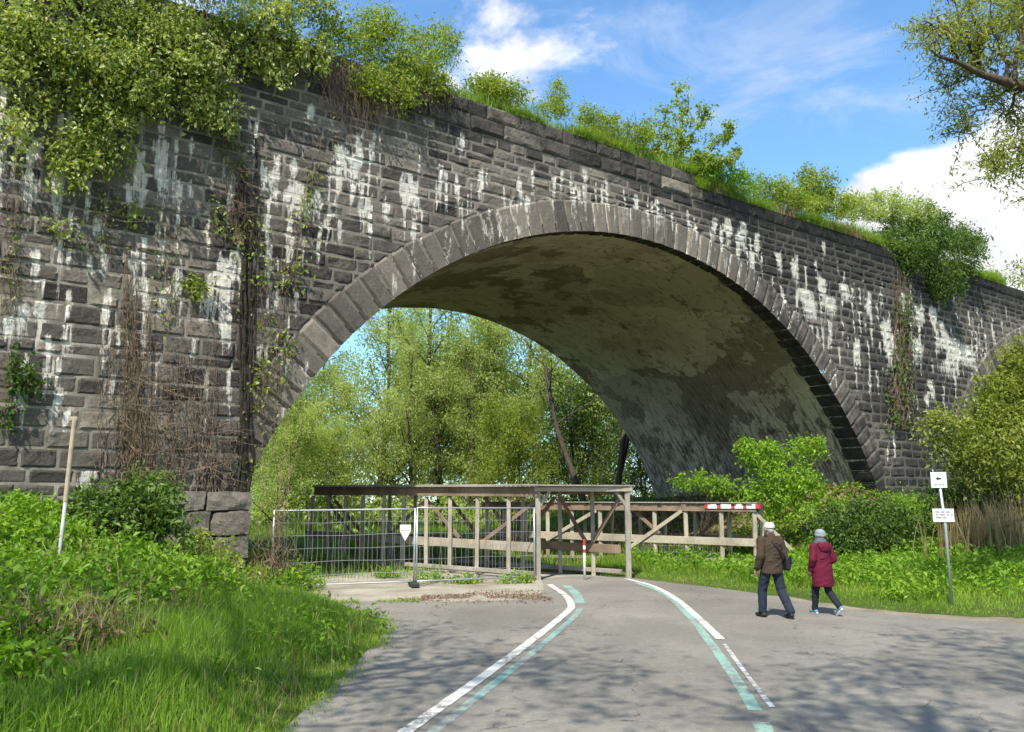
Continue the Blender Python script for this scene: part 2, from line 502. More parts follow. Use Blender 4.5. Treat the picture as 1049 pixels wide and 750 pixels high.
def paint(name, col, thr):
    b = N(name); v = b.coord(); n1 = b.noise(v, 9, 6, .72); n3 = b.noise(v, 110, 2, .7); n2 = b.noise(v, .8, 3, .5)
    wear = b.mr(b.math('ADD', n1, b.math('ADD', b.math('MULTIPLY', b.math('SUBTRACT', n3, .5), .6), b.math('MULTIPLY', b.math('SUBTRACT', n2, .5), .7))), thr, thr + .1)
    asph = b.mix(b.mr(n3, .48, .66), (.17, .167, .16, 1), (.30, .29, .28, 1))
    b.pr(b.mix(wear, col, asph), .8, n3, .35, .006)


paint('white_paint', (.60, .58, .53, 1), .535)
paint('green_paint', (.22, .39, .31, 1), .48)
paint('faint_green_paint', (.22, .38, .32, 1), .46)
paint('worn_white_paint', (.62, .61, .58, 1), .46)

b = N('dirt'); v = b.coord(); n1 = b.noise(v, .8, 5, .6); n2 = b.noise(v, 14, 5, .7); n3 = b.noise(v, 70, 3, .7)
c = b.ramp(n1, [(.3, (.21, .18, .14)), (.5, (.33, .295, .235)), (.7, (.43, .39, .32))])
c = b.mix(b.math('MULTIPLY', b.mr(n2, .5, .72), .5), c, (.16, .13, .095, 1))
c = b.mix(b.math('MULTIPLY', b.mr(n3, .55, .7), .5), c, (.5, .46, .4, 1))
b.pr(c, .95, b.math('ADD', n2, n3), .6, .02, spec=.1)
b = N('gravel'); v = b.coord(); n1 = b.noise(v, .9, 5, .6); n2 = b.noise(v, 30, 4, .7)
c = b.ramp(n1, [(.3, (.15, .12, .085)), (.5, (.24, .20, .15)), (.7, (.33, .29, .23))])
c = b.mix(b.math('MULTIPLY', b.mr(n2, .5, .7), .6), c, (.10, .085, .07, 1))
b.pr(c, .95, n2, .7, .02, spec=.1)
b = N('soil'); v = b.coord(); n1 = b.noise(v, .5, 6, .65); n2 = b.noise(v, 9, 5, .7)
c = b.ramp(n1, [(.3, (.05, .075, .018)), (.5, (.075, .12, .022)), (.62, (.13, .115, .05)), (.75, (.12, .09, .055))])
c = b.mix(b.math('MULTIPLY', n2, .6), c, (.035, .045, .014, 1))
b.pr(c, .95, n2, .8, .06, spec=.1)


def wood(name, stops, sc=(1, 1, 1)):
    b = N(name); v = b.coord(scale=sc); n1 = b.noise(v, 1.1, 5, .6); n2 = b.noise(b.coord(scale=(30, 30, 2.2)), 2.0, 5, .65, .4); n3 = b.noise(b.coord(scale=(9, 9, 30)), 2, 4)
    c = b.ramp(n1, stops)
    c = b.mix(b.math('MULTIPLY', b.mr(n2, .42, .7), .55), c, b.mix(1.0, c, (.4, .38, .36, 1), 'MULTIPLY'))
    c = b.mix(b.math('MULTIPLY', b.mr(n3, .55, .75), .25), c, (.10, .085, .07, 1))
    b.pr(c, .85, b.math('ADD', n2, b.math('MULTIPLY', n3, .4)), .4, .01, spec=.2)


wood('wood_pale', [(.3, (.25, .215, .165)), (.5, (.39, .34, .265)), (.7, (.50, .45, .36))])
wood('wood_brown', [(.3, (.14, .095, .065)), (.5, (.23, .165, .115)), (.7, (.32, .245, .175))])
wood('wood_grey', [(.3, (.20, .18, .155)), (.5, (.31, .28, .24)), (.7, (.40, .37, .33))])


def plain(name, col, rough=.6, metal=0.0, var=.25, sc=8, bump=.15, spec=.35):
    b = N(name); v = b.coord(); n1 = b.noise(v, sc, 5, .65)
    c = b.mix(b.math('MULTIPLY', b.mr(n1, .4, .75), var), (*col, 1), (col[0] * .45, col[1] * .43, col[2] * .4, 1))
    b.pr(c, rough, n1, bump, .01, metal, spec)


plain('galvanised', (.55, .57, .58), .45, .75, .35)
plain('wire', (.36, .37, .38), .5, .5, .3)
plain('sign_white', (.78, .80, .79), .5, 0, .12, 6)
plain('sign_mint', (.68, .80, .74), .5, 0, .12, 6)
plain('sign_black', (.03, .03, .03), .5)
plain('sign_grey', (.16, .17, .18), .6)
plain('rubber', (.035, .035, .035), .9)
plain('concrete', (.34, .33, .31), .95, 0, .4)
plain('red_paint', (.42, .05, .045), .6, 0, .35)
plain('white_plastic', (.66, .64, .60), .6, 0, .3)
plain('pole_beige', (.38, .31, .22), .85, 0, .6)
plain('pole_grey', (.40, .40, .39), .7, .1, .5)
plain('skin', (.46, .27, .19), .55, 0, .1, 30)
plain('hair_grey', (.30, .28, .26), .8, 0, .4, 60)
plain('jacket_brown', (.060, .043, .031), .9, 0, .35, 14, .5, .1)
plain('jeans_navy', (.026, .033, .050), .92, 0, .35, 18, .5, .1)
plain('trouser_dark', (.022, .026, .034), .92, 0, .35, 18, .5, .1)
plain('coat_maroon', (.115, .012, .030), .85, 0, .35, 12, .5, .15)
plain('cap_cream', (.66, .61, .54), .85, 0, .15, 25)
plain('beanie_grey', (.26, .30, .33), .95, 0, .3, 60, .8, .1)
plain('scarf_grey', (.12, .125, .14), .95, 0, .4, 40, .8, .1)
plain('shoe_black', (.02, .02, .02), .6)
plain('shoe_blue', (.10, .22, .33), .6)
plain('sole_white', (.66, .68, .70), .6)
plain('bag_black', (.012, .012, .013), .6)
plain('glove_dark', (.02, .018, .02), .8)
plain('eye_dark', (.03, .025, .02), .2)

# ------------------------------------------------------------------ ground sheets
ROAD = [(-2.35, -14), (-2.25, 6), (-2.1, 10), (-2.08, 14.2), (-2.3, 15.4), (-2.9, 16.5), (-4.2, 18.0), (-2.6, 18.5),
        (-1.2, 18.3), (.1, 18.7), (.7, 20.0), (.85, 22.0), (.85, 23.6), (.85, 24.1), (2.1, 24.9), (3.35, 24.3), (4.15, 23.0), (5.2, 21.4), (6.0, 19.6), (6.4, 18.0), (6.9, 16.7), (7.9, 15.7),
        (9.4, 15.0), (12, 14.5), (18, 14.2), (40, 14), (40, -14)]
DIRT = [(-6.4, 20.0), (-3.6, 16.9), (-1.8, 17.6), (.3, 18.2), (1.2, 20.2), (1.0, 23.9), (-1.2, 25.8), (-4.2, 27.6), (-6.0, 26.0), (-7.2, 23.2)]
PATH = [(.8, 23.9), (3.4, 24.2), (-5.0, 31.6), (-14, 40), (-17, 38.5), (-7.6, 31)]
SHOULDER = [(5.6, 19.8), (6.2, 17.4), (6.9, 16.2), (8, 15.0), (10, 14.0), (16, 13.2), (40, 12.8), (40, 15.0), (18, 15.1), (12, 15.4), (9.6, 15.85), (8.1, 16.4), (7.2, 17.2), (6.8, 18.2), (6.4, 19.8)]


def dense(poly, step=.25, amp=.05, seed=0):
    p = np.array(poly, float); out = []
    for i in range(len(p)):
        a, c = p[i], p[(i + 1) % len(p)]; k = max(1, int(np.linalg.norm(c - a) / step)) if max(abs(a).max(), abs(c).max()) < 39 else 1
        for j in range(k):
            q = a + (c - a) * j / k; out.append(q)
    out = np.array(out)
    # light smoothing then ragged edge
    for _ in range(3): out = (np.roll(out, 1, 0) + 2 * out + np.roll(out, -1, 0)) / 4
    out += (np.stack([vnoise(out[:, 0] * 2.7, out[:, 1] * 2.7, seed), vnoise(out[:, 0] * 2.7, out[:, 1] * 2.7, seed + 9)], 1) - .5) * 2 * amp
    return out


def inside(poly, x, y):
    poly = np.asarray(poly); c = np.zeros(np.shape(x), bool)
    for i in range(len(poly)):
        (x0, y0), (x1, y1) = poly[i], poly[i - 1]
        k = (y0 > y) != (y1 > y)
        with np.errstate(divide='ignore', invalid='ignore'):
            c ^= k & (x < (x1 - x0) * (y - y0) / (y1 - y0 + 1e-12) + x0)
    return c


def pdist(poly, x, y):
    poly = np.asarray(poly); d = np.full(np.shape(x), 1e9)
    for i in range(len(poly)):
        a, c = poly[i - 1], poly[i]; e = c - a; L = e @ e + 1e-12
        t = np.clip(((x - a[0]) * e[0] + (y - a[1]) * e[1]) / L, 0, 1)
        d = np.minimum(d, np.hypot(x - a[0] - t * e[0], y - a[1] - t * e[1]))
    return d


ROADD, DIRTD, PATHD, SHD = dense(ROAD, seed=1), dense(DIRT, amp=.2, seed=2), dense(PATH, amp=.06, seed=3), dense(SHOULDER, amp=.18, seed=4)


def terrain(x, y):
    x, y = np.asarray(x, float), np.asarray(y, float)
    s, off = so(x, y)
    d = np.full(x.shape, 1e9); ins = np.zeros(x.shape, bool)
    for p in (ROAD, DIRT, PATH, SHOULDER):
        p = np.array(p, float); d = np.minimum(d, pdist(p, x, y)); ins |= inside(p, x, y)
    d = np.where(ins, 0, d)
    z = -.06 + .08 * sstep(0, .5, d) + sstep(.3, 3, d) * (fbm(x * .5, y * .5, 0) - .4) * .35
    left = sstep(-15.6, -20.5, s) * sstep(-13, -1.0, off) * (1 - sstep(3, 8, off))
    z += 1.5 * left * sstep(0, 3.5, d)
    z += .30 * sstep(0, 1.6, d) * (1 - sstep(-1, 2, x))
    right = sstep(1.0, 13.0, s) * sstep(-10, -.5, off)
    z += (.9 * right + 1.5 * sstep(6, 14, s) * sstep(-2.5, 1.5, off)) * sstep(0, 3, d) * (1 - sstep(16, 24, off))
    z += .45 * sstep(9.0, 15, x) * sstep(14.5, 19, y) * sstep(0, 1.5, d)
    return z


def tz(x, y): return float(terrain(np.array([x]), np.array([y]))[0])


def axis(lo, hi, fine, far):
    c = list(np.arange(lo, hi + 1e-6, fine)); st = fine
    a, bb = [], []
    p, q = lo, hi
    while p > -far:
        st *= 1.35; p -= st; q += st; a.append(p); bb.append(q)
    return np.array(a[::-1] + c + bb)


gx, gy = axis(-24, 34, .4, 700), axis(-6, 62, .4, 700)
X, Y = np.meshgrid(gx, gy)
Z = terrain(X.ravel(), Y.ravel())
nx, ny = len(gx), len(gy)
i = (np.arange(ny - 1)[:, None] * nx + np.arange(nx - 1)[None]).ravel()
g = G(); g.add(np.stack([X.ravel(), Y.ravel(), Z], 1), np.stack([i, i + 1, i + nx + 1, i + nx], 1))
tag(g.build('ground', M['soil'], smooth=True), kind='structure')


def sheet(name, poly, z, mat):
    bm = bmesh.new(); f = bm.faces.new([bm.verts.new((p[0], p[1], z)) for p in poly])
    if f.normal.z < 0: f.normal_flip()
    bmesh.ops.triangulate(bm, faces=[f])
    me = bpy.data.meshes.new(name); bm.to_mesh(me); bm.free(); me.materials.append(M[mat])
    o = bpy.data.objects.new(name, me); COL.objects.link(o)
    return tag(o, kind='structure')


sheet('gravel_shoulder', SHD, -.012, 'gravel')
sheet('dirt_patch', DIRTD, -.008, 'dirt')
sheet('path', PATHD, -.004, 'dirt')
sheet('road', ROADD, 0.0, 'asphalt')


def strip(name, px, w, mat, z=.004, xy=False):
    p = np.array(px if xy else [gp(a, c) for a, c in px], float)
    t = np.linspace(0, 1, len(p)); tt = np.linspace(0, 1, len(p) * 14)
    # Catmull-Rom through the points
    P = np.concatenate([[2 * p[0] - p[1]], p, [2 * p[-1] - p[-2]]]); out = []
    for k in range(1, len(P) - 2):
        for u in np.linspace(0, 1, 14, endpoint=False):
            a, b_, c, d_ = P[k - 1], P[k], P[k + 1], P[k + 2]
            out.append(.5 * (2 * b_ + (c - a) * u + (2 * a - 5 * b_ + 4 * c - d_) * u * u + (3 * b_ - a - 3 * c + d_) * u ** 3))
    out = np.array(out + [p[-1]]); tn = unit(np.gradient(out, axis=0)); nr = np.stack([-tn[:, 1], tn[:, 0]], 1)
    ww = w / 2 * (1 + .12 * (rng.random((len(out), 2)) - .5))
    L, Rr = out + nr * ww[:, :1], out - nr * ww[:, 1:]
    k = len(out); v = np.zeros((2 * k, 3)); v[:k, :2] = L; v[k:, :2] = Rr; v[:, 2] = z
    j = np.arange(k - 1); g = G(); g.add(v, np.stack([j + k, j + k + 1, j + 1, j], 1))
    return tag(g.build(name, M[mat]), kind='structure')


strip('road_marking', [(395, 765), (417, 749), (490, 697), (540, 660), (580, 628), (585, 620), (579, 610), (563, 599)], .15, 'white_paint', .008)
strip('road_marking', [(425, 765), (445, 749), (508, 699), (555, 661), (588, 632), (594, 624)], .12, 'faint_green_paint', .004)
strip('road_marking', [(594, 618), (590, 608), (580, 600)], .22, 'faint_green_paint', .004)
strip('road_marking', [(641, 593), (667, 600), (690, 612), (712, 630), (738, 655)], .14, 'white_paint', .008)
strip('road_marking', [(742, 660), (766, 693), (791, 725)], .06, 'worn_white_paint', .008)
strip('road_marking', [(652, 597), (680, 608), (704, 629), (722, 651), (750, 690), (774, 728)], .14, 'green_paint', .004)
strip('road_marking', [(779, 740), (793, 768)], .17, 'green_paint', .004)

# ------------------------------------------------------------------ viaduct
VIA = thing('viaduct', 'high dark stone viaduct with white lime streaks and a round arch over the path', 'viaduct', (O[0], O[1], 0), TH)
S_MIN, S_MAX, S_STEP = -34.0, 62.0, 3.0
Z_TOP, Z_TOP2 = 15.4, 14.9
CENT = [0.0, PIER]

LIME = []      # s, z_top, z_bottom, width
for x, y0, y1, w in [(8, 120, 250, 12), (38, 143, 247, 13), (35, 257, 292, 9), (92, 263, 290, 7), (70, 258, 277, 6), (108, 303, 344, 9), (71, 335, 368, 9), (18, 313, 352, 15), (140, 258, 332, 8),
                     (168, 298, 332, 11), (180, 278, 312, 8), (233, 268, 340, 17), (265, 353, 368, 9), (70, 423, 442, 9), (145, 157, 222, 8), (170, 147, 230, 13), (282, 163, 216, 9), (307, 190, 232, 24),
                     (345, 150, 192, 18), (360, 160, 192, 11), (372, 185, 252, 6), (397, 210, 232, 6), (422, 180, 235, 9), (348, 228, 250, 6), (5, 325, 348, 10), (300, 165, 190, 8), (60, 195, 232, 8), (100, 225, 250, 7),
                     (827, 298, 339, 15), (843, 286, 332, 5), (853, 306, 327, 11), (865, 291, 312, 9), (907, 331, 395, 9), (916, 345, 370, 6), (940, 315, 339, 13), (955, 315, 390, 6), (977, 348, 402, 24),
                     (990, 355, 383, 13), (948, 405, 422, 6), (953, 391, 415, 7), (877, 348, 385, 5), (797, 261, 279, 5), (937, 345, 372, 11), (745, 225, 262, 7), (760, 228, 262, 10), (732, 225, 245, 6), (90, 485, 500, 14), (200, 510, 530, 7),
                     (450, 170, 215, 4), (470, 190, 214, 4), (532, 190, 212, 4), (600, 175, 205, 4), (325, 195, 225, 8), (775, 240, 275, 5), (815, 262, 300, 5), (890, 300, 345, 5), (925, 300, 330, 6), (965, 330, 365, 8), (850, 330, 360, 4)]:
    s0, za = wall_px(x, y0); _, zb = wall_px(x, y1); sw = abs(wall_px(x + w, y0)[0] - s0)
    LIME.append((s0, za, zb, max(sw * .55, .07)))
rl = np.random.default_rng(8)
for _ in range(230):
    s0 = rl.uniform(S_MIN, 45); za = rl.uniform(4, 14.2); LIME.append((s0, za, za - rl.uniform(.4, 2.2), rl.uniform(.04, .12)))
for n_, sa, sb, za_, zb_ in ((85, -21.5, -12.5, 5.0, 12.2), (55, -13, -4, 10.5, 13.6), (40, -4, 5, 12.9, 13.9), (90, 4, 20, 7.0, 13.4), (40, 17, 30, 9, 13.2)):
    for _ in range(n_):
        s0 = rl.uniform(sa, sb); za = rl.uniform(za_, zb_); L_ = rl.gamma(2.0, .6) + .3
        LIME.append((s0, za, za - L_, .03 + .05 * rl.random() ** 2 + .02 * rl.random()))


def lime_at(s, z):
    o = np.zeros(len(s))
    for s0, za, zb, w in LIME:
        k = np.nonzero((np.abs(s - s0) < w * 3.5) & (z < za + .25) & (z > zb - .5))[0]
        if not len(k): continue
        sk, zk = s[k], z[k]; wv = w * (.5 + 1.0 * vnoise(zk * 2.6, s0 * 3, 1)); c = s0 + (vnoise(zk * 1.3, s0, 4) - .5) * w * 1.4
        pr = np.exp(-((sk - c) / wv) ** 4 * .7) * sstep(za + .2, za - .05, zk) * sstep(zb - .5, zb + (za - zb) * .75, zk)
        o[k] = np.maximum(o[k], pr * .84)
    return o + .07 * (fbm(s * .5, z * .5, 8, 2) - .35)


def soot_at(s, z):
    big = fbm(s * .16 + 3, z * .22, 2, 3)
    o = .26 + (big - .5) * .9
    o += .46 * sstep(12.2, 14.3, z + .8 * (fbm(s * .9, 0, 5, 2) - .5))                       # black crust below the coping
    o += .36 * sstep(3.0, 8, s) * sstep(32, 20, s) + .08 * sstep(9, 16, s)
    o += .24 * np.exp(-((s + 15.2) / .5) ** 2)             # beside the climbing stem
    o += .20 * sstep(-17, -25, s) * sstep(8, 13, z) 
    o -= .18 * sstep(-9, -3, s) * sstep(8, 3, s)
    o += .45 * np.exp(-((s - 6.0) / 2.2) ** 2 - ((z - 14) / .8) ** 2)
    return np.clip(o, 0, 1)


def radial(s, z):
    r = np.full(np.shape(s), 1e9)
    for c in CENT: r = np.minimum(r, np.where(np.abs(s - c) < rcl(s - c), np.hypot(s - c, z - ZC), 1e9))
    return r


g = G()
z = -.6; course = 0; rb = np.random.default_rng(21)
hts = []
while z < 14.2:
    h = float(rb.choice([.30, .36, .42, .47, .5])) * (.98 if z < 7 else .86)
    hts.append((z, h)); z += h
hts[-1] = (hts[-1][0], 14.36 - hts[-1][0]); hts.append((14.36, .54)); hts.append((14.9, .5))
for z0, h in hts:
    top = z0 >= 14.89
    s = S_MIN - rb.uniform(0, 1)
    s_end = S_STEP if top else S_MAX
    while s < s_end:
        L = rb.uniform(.5, 1.35) * (1.25 if z0 > 14.3 else 1) * (1 if h > .34 else .85)
        s1 = min(s + L, s_end) if top else s + L
        if s1 - s < .15: break
        gap = .008
        cell = .07 if s < -8 else (.085 if s < 8 else .13)
        nu, nv = max(3, int(round((s1 - s) / cell))), max(3, int(round(h / cell)))
        u, w = np.meshgrid(np.linspace(0, 1, nu + 1), np.linspace(0, 1, nv + 1))
        u, w = u.ravel(), w.ravel()
        wob1 = rb.uniform(-.012, .012, 4)
        ss = s + gap + (s1 - s - 2 * gap) * u + wob1[0] * w + wob1[1] * (1 - w); zz = z0 + gap + (h - 2 * gap) * w + wob1[2] * u + wob1[3] * (1 - u)
        s_prev = s; s = s1
        rr = radial(ss, zz)
        if rr.max() < RE - .02: continue
        ed = np.minimum(np.minimum(u, 1 - u) * (s1 - s_prev), np.minimum(w, 1 - w) * h)
        pf = np.clip(ed / .05, 0, 1); pf = pf * (2 - pf)
        sd = rb.random() * 60; tilt = rb.normal(size=2) * .022
        rock = fbm(ss * 2.6 + sd, zz * 3.4, sd, 3) - .5
        facet = np.abs(fbm(ss * 4.2 + sd, zz * 5.2, sd + 7, 2) - .5)
        disp = .006 + pf * (rb.uniform(.004, .026) + .060 * rock - .05 * facet + tilt[0] * (u - .5) * 2 + tilt[1] * (w - .5) * 2)
        disp += .03 * (fbm(ss * 10, zz * 10, sd, 2) - .5) * pf
        disp = np.maximum(disp, .006)
        border = (u == 0) | (u == 1) | (w == 0) | (w == 1)
        disp = np.where(border, -.012, disp)
        if z0 > 14.3: disp += .05
        # hide what the ring covers
        k = rr < RE
        if k.any():
            cc = np.where(np.abs(ss - CENT[0]) < np.abs(ss - CENT[1]), CENT[0], CENT[1])
            rq = np.where(k, rr, 1.0)
            dirx, dirz = (ss - cc) / rq, (zz - ZC) / rq
            side = k & ((rcl(ss - cc) - np.abs(ss - cc)) < (RE - rr))
            zz = np.where(k & ~side, ZC + dirz * (RE - .05), zz)
            ss = np.where(k & ~side, cc + dirx * (RE - .05), np.where(side, cc + np.sign(ss - cc) * (rcl(ss - cc) - .04), ss)); disp = np.where(k, -.02, disp)
        j = (np.arange(nv)[:, None] * (nu + 1) + np.arange(nu)[None]).ravel()
        g.add(np.stack([ss, -disp, zz], 1), np.stack([j, j + 1, j + nu + 2, j + nu + 1], 1), mat=0,
              tone=np.clip(rb.normal(.48, .26), 0, 1), _s=0)
# lime and soot for every block vertex
V = np.concatenate(g.v)
g.a.pop('_s')
g.a['lime'] = [(0, lime_at(V[:, 0], V[:, 2]).astype(np.float32))]
g.a['soot'] = [(0, np.clip(soot_at(V[:, 0], V[:, 2]), 0, 1).astype(np.float32))]
front = g.build('wall', [M['basalt']], VIA, smooth=False)


def pierced(g, y, zt, flip=False, ss=None, **kw):
    """wall sheet in the plane 'y' with the arch openings left out, as vertical slices"""
    ss = np.arange(S_MIN, S_MAX + .01, .2) if ss is None else ss
    lo = np.full(len(ss), -.8)
    for c in CENT:
        k = np.abs(ss - c) < RI + .35
        lo = np.where(k, np.maximum(lo, ZC + np.sqrt(np.maximum((RI + .35) ** 2 - (ss - c) ** 2, 0))), lo)
    lo = np.maximum(lo, -.8)
    zt_ = np.array([zt(a) for a in ss]); nz = 48
    w = np.linspace(0, 1, nz + 1)
    zz = lo[None] * (1 - w[:, None]) + zt_[None] * w[:, None]
    sv = np.broadcast_to(ss[None], zz.shape); n = len(ss)
    j = (np.arange(nz)[:, None] * n + np.arange(n - 1)[None]).ravel()
    q = np.stack([j, j + 1, j + n + 1, j + n], 1)
    if flip: q = q[:, ::-1]
    v = np.stack([sv.ravel(), np.full(zz.size, y), zz.ravel()], 1)
    g.add(v, q, lime=lime_at(v[:, 0], v[:, 2]) if not flip else 0, soot=soot_at(v[:, 0], v[:, 2]), **kw)


g = G()
pierced(g, .003, lambda a: Z_TOP - .03 if a < S_STEP else Z_TOP2 - .03)
g.build('mortar_core', M['mortar'], VIA)
g = G()
pierced(g, WID, lambda a: Z_TOP2, True, tone=.3)
g.build('rear_wall', M['basalt'], VIA)
# parapet tops and fill (the overgrown deck)
g = G()
for (a, c, y0, y1, zt) in ((S_MIN, S_STEP, -.03, .55, Z_TOP - .02), (S_STEP, S_MAX, -.03, .55, Z_TOP2 - .02), (S_MIN, S_MAX, .55, WID, Z_TOP2 - .35)):
    box(g, ((a + c) / 2, (y0 + y1) / 2, zt - .15), (c - a, y1 - y0, .3), tone=.2, soot=.8, lime=0)
g.build('parapet_top', M['basalt'], VIA)

A_END = math.acos((2.5 - ZC) / RI)               # half opening of the ring, from the vertical
for ci, c in enumerate(CENT):
    # ring of voussoirs
    g = G(); nvs = 62; rv = np.random.default_rng(40 + ci)
    edges = np.linspace(-A_END, A_END, nvs + 1); edges[1:-1] += rv.normal(size=nvs - 1) * .0022
    for k in range(nvs):
        a0, a1 = edges[k] + .0006, edges[k + 1] - .0006
        sd = rv.random() * 50; tn = float(np.clip(rv.normal(.66, .15), .1, 1)) ; base_p = .05 + rv.uniform(0, .018)
        re = RE + rv.uniform(-.03, .05)
        nu, nv = 6, 12
        u, w = np.meshgrid(np.linspace(0, 1, nu + 1), np.linspace(0, 1, nv + 1)); u, w = u.ravel(), w.ravel()
        an = a0 + (a1 - a0) * u; rr = RI + (np.minimum(re, rcl(np.sin(an)) / np.maximum(np.abs(np.sin(an)), .1)) - RI) * w
        border = (u == 0) | (u == 1) | (w == 1)
        dsp = base_p + .035 * (fbm(u * 2.4 + sd, w * 4, sd, 3) - .5) - .012 * (np.minimum(np.minimum(u, 1 - u) * .62, (1 - w) * 1.2) < .07)
        dsp = np.where(border, -.02, dsp); rr = np.where((w == 0), RI + .012, rr)
        an = np.where(border, a0 + (a1 - a0) * u, an)
        ss, zz = c + rr * np.sin(an), ZC + rr * np.cos(an)
        lim = lime_at(ss, zz)
        # lime weeping out of the joints of the ring
        jt = np.maximum(np.exp(-(u / .16) ** 2) * (_h(np.array([k]), np.array([ci]), np.array([2]))[0] > .42), np.exp(-((1 - u) / .16) ** 2) * (_h(np.array([k + 1]), np.array([ci]), np.array([2]))[0] > .42))
        wet = float(sstep(-.85, -.4, edges[k])) * .75 + .1
        wet *= float(sstep(.93, .66, edges[k]))
        lim = np.maximum(lim * .7, jt * (.40 + .3 * wet) * (.6 + .4 * w) + .10 * wet)
        st = np.clip(soot_at(ss, zz) - .18 + .25 * sstep(.62, 1.0, edges[k]), 0, 1)
        j = (np.arange(nv)[:, None] * (nu + 1) + np.arange(nu)[None]).ravel()
        g.add(np.stack([ss, -dsp, zz], 1), np.stack([j, j + 1, j + nu + 2, j + nu + 1], 1), tone=tn, lime=lim, soot=st)
        # underside of the same stone
        dep = (.45 + .55 * float(sstep(.25, .7, edges[k]))) * rv.uniform(.9, 1.15); nd_ = 8
        u, w = np.meshgrid(np.linspace(0, 1, nu + 1), np.linspace(0, 1, nd_ + 1)); u, w = u.ravel(), w.ravel()
        an = a0 + (a1 - a0) * u; y = -base_p + .01 + (dep + base_p) * w
        rr = RI + .012 - (.03 * (fbm(u * 2 + sd, w * 3, 7, 2) - .3)) * (w < 1) * ((u > 0) & (u < 1)) + np.where((u == 0) | (u == 1), .03, 0) * (w > 0) + (w == 1) * .06
        ss, zz = c + rr * np.sin(an), ZC + rr * np.cos(an)
        j = (np.arange(nd_)[:, None] * (nu + 1) + np.arange(nu)[None]).ravel()
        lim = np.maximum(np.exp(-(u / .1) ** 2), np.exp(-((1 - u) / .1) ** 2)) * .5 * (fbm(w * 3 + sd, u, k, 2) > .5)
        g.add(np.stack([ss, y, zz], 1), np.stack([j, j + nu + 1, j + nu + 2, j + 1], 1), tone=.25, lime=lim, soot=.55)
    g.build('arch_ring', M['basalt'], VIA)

    # vault and jambs
    arc = [(c - RI * math.sin(A_END), zz) for zz in np.linspace(-.8, 2.5, 16)[:-1]]
    arc += [(c + RI * math.sin(a), ZC + RI * math.cos(a)) for a in np.linspace(-A_END, A_END, 150)]
    arc += [(c + RI * math.sin(A_END), zz) for zz in np.linspace(2.5, -.8, 16)[1:]]
    arc = np.array(arc); al = np.concatenate([[0], np.cumsum(np.hypot(*np.diff(arc, axis=0).T))])
    ys = np.concatenate([[.03], np.linspace(.5, WID - .05, 60)])
    A, Yy = np.meshgrid(np.arange(len(arc)), ys); A, Yy = A.ravel(), Yy.ravel()
    rad = np.stack([arc[:, 0] - c, arc[:, 1] - ZC], 1); rad = unit(rad)
    dsp = .05 + .10 * (fbm(al[A] * .35, Yy * .35, 5 + ci, 3) - .5) + .03 * (fbm(al[A] * 2.5, Yy * 2.5, 3, 2) - .5)
    v = np.stack([arc[A, 0] + rad[A, 0] * dsp, Yy, arc[A, 1] + rad[A, 1] * dsp], 1)
    n = len(arc); j = (np.arange(len(ys) - 1)[:, None] * n + np.arange(n - 1)[None]).ravel()
    g = G(); g.add(v, np.stack([j, j + n, j + n + 1, j + 1], 1), arc=al[A], run=Yy, low=sstep(9, 3, v[:, 2]))
    g.build('vault', M['vault_render'], VIA, smooth=True)

# squared base stones at the foot of the near piers
rp = np.random.default_rng(77)
for side, s_edge in ((1, -14.52), (-1, 14.52)):
    g = G(); zz = -.5
    for h in (.62, .6, .58, .62, .5):
        s = s_edge + side * rp.uniform(-.06, .05)
        for k in range(4):
            L = rp.uniform(.75, 1.3)
            lo, hi = (s - L, s) if side == 1 else (s, s + L)
            n1, n2 = 14, 9
            # rock-faced stone: a rounded box with a rough front and a rough end
            bm = bmesh.new(); bmesh.ops.create_cube(bm, size=1); bmesh.ops.subdivide_edges(bm, edges=bm.edges[:], cuts=9, use_grid_fill=True)
            sz_ = (L - .03, .75, h - .03)
            v = np.array([q.co[:] for q in bm.verts]); bm.verts.index_update()
            f_ = [[q.index for q in f.verts] for f in bm.faces]; bm.free()
            c_ = v * 2; rnd = unit(c_) * (np.abs(c_).max(1, keepdims=True)); v = (c_ * .86 + rnd * .14) / 2 * np.array(sz_)
            sd = rp.random() * 40
            v += unit(c_) * (.16 * (fbm(v[:, 0] * 3 + sd, v[:, 2] * 3.5, v[:, 1] * 3 + sd, 3) - .45))[:, None]
            g.add(v + [(lo + hi) / 2, .13, zz + h / 2], f_, tone=float(rp.uniform(.6, 1)), lime=float(rp.random() ** 3 * .5), soot=.05)
            s = lo if side == 1 else hi
        zz += h
    g.build('pier_base', M['basalt'], VIA)

# ------------------------------------------------------------------ timber shelters
def px_on_line(px, P, d):
    """ground point where the vertical plane through image column px meets the line P + t d"""
    k = (px - CX) / F_PX / math.cos(PITCH)         # x / y for points near the horizon
    t = (k * P[1] - P[0]) / (d[0] - k * d[1])
    return np.array([P[0] + d[0] * t, P[1] + d[1] * t]), t


def v3(p, z): return np.array([p[0], p[1], z])


A1, B1 = np.array([.74, 23.75]), np.array([3.36, 24.2])
d1 = np.array([-8.15, 7.2]); d1 /= np.linalg.norm(d1); n1_ = np.array([d1[1], -d1[0]])
SH = thing('timber_shelter', 'taller roofed timber walkway shelter with open entrance over the path under the arch', 'shelter', (A1[0], A1[1], 0))
base = v3(A1, 0)
LEN1 = 10.6


def zroof(t): return 2.60 + .012 * t


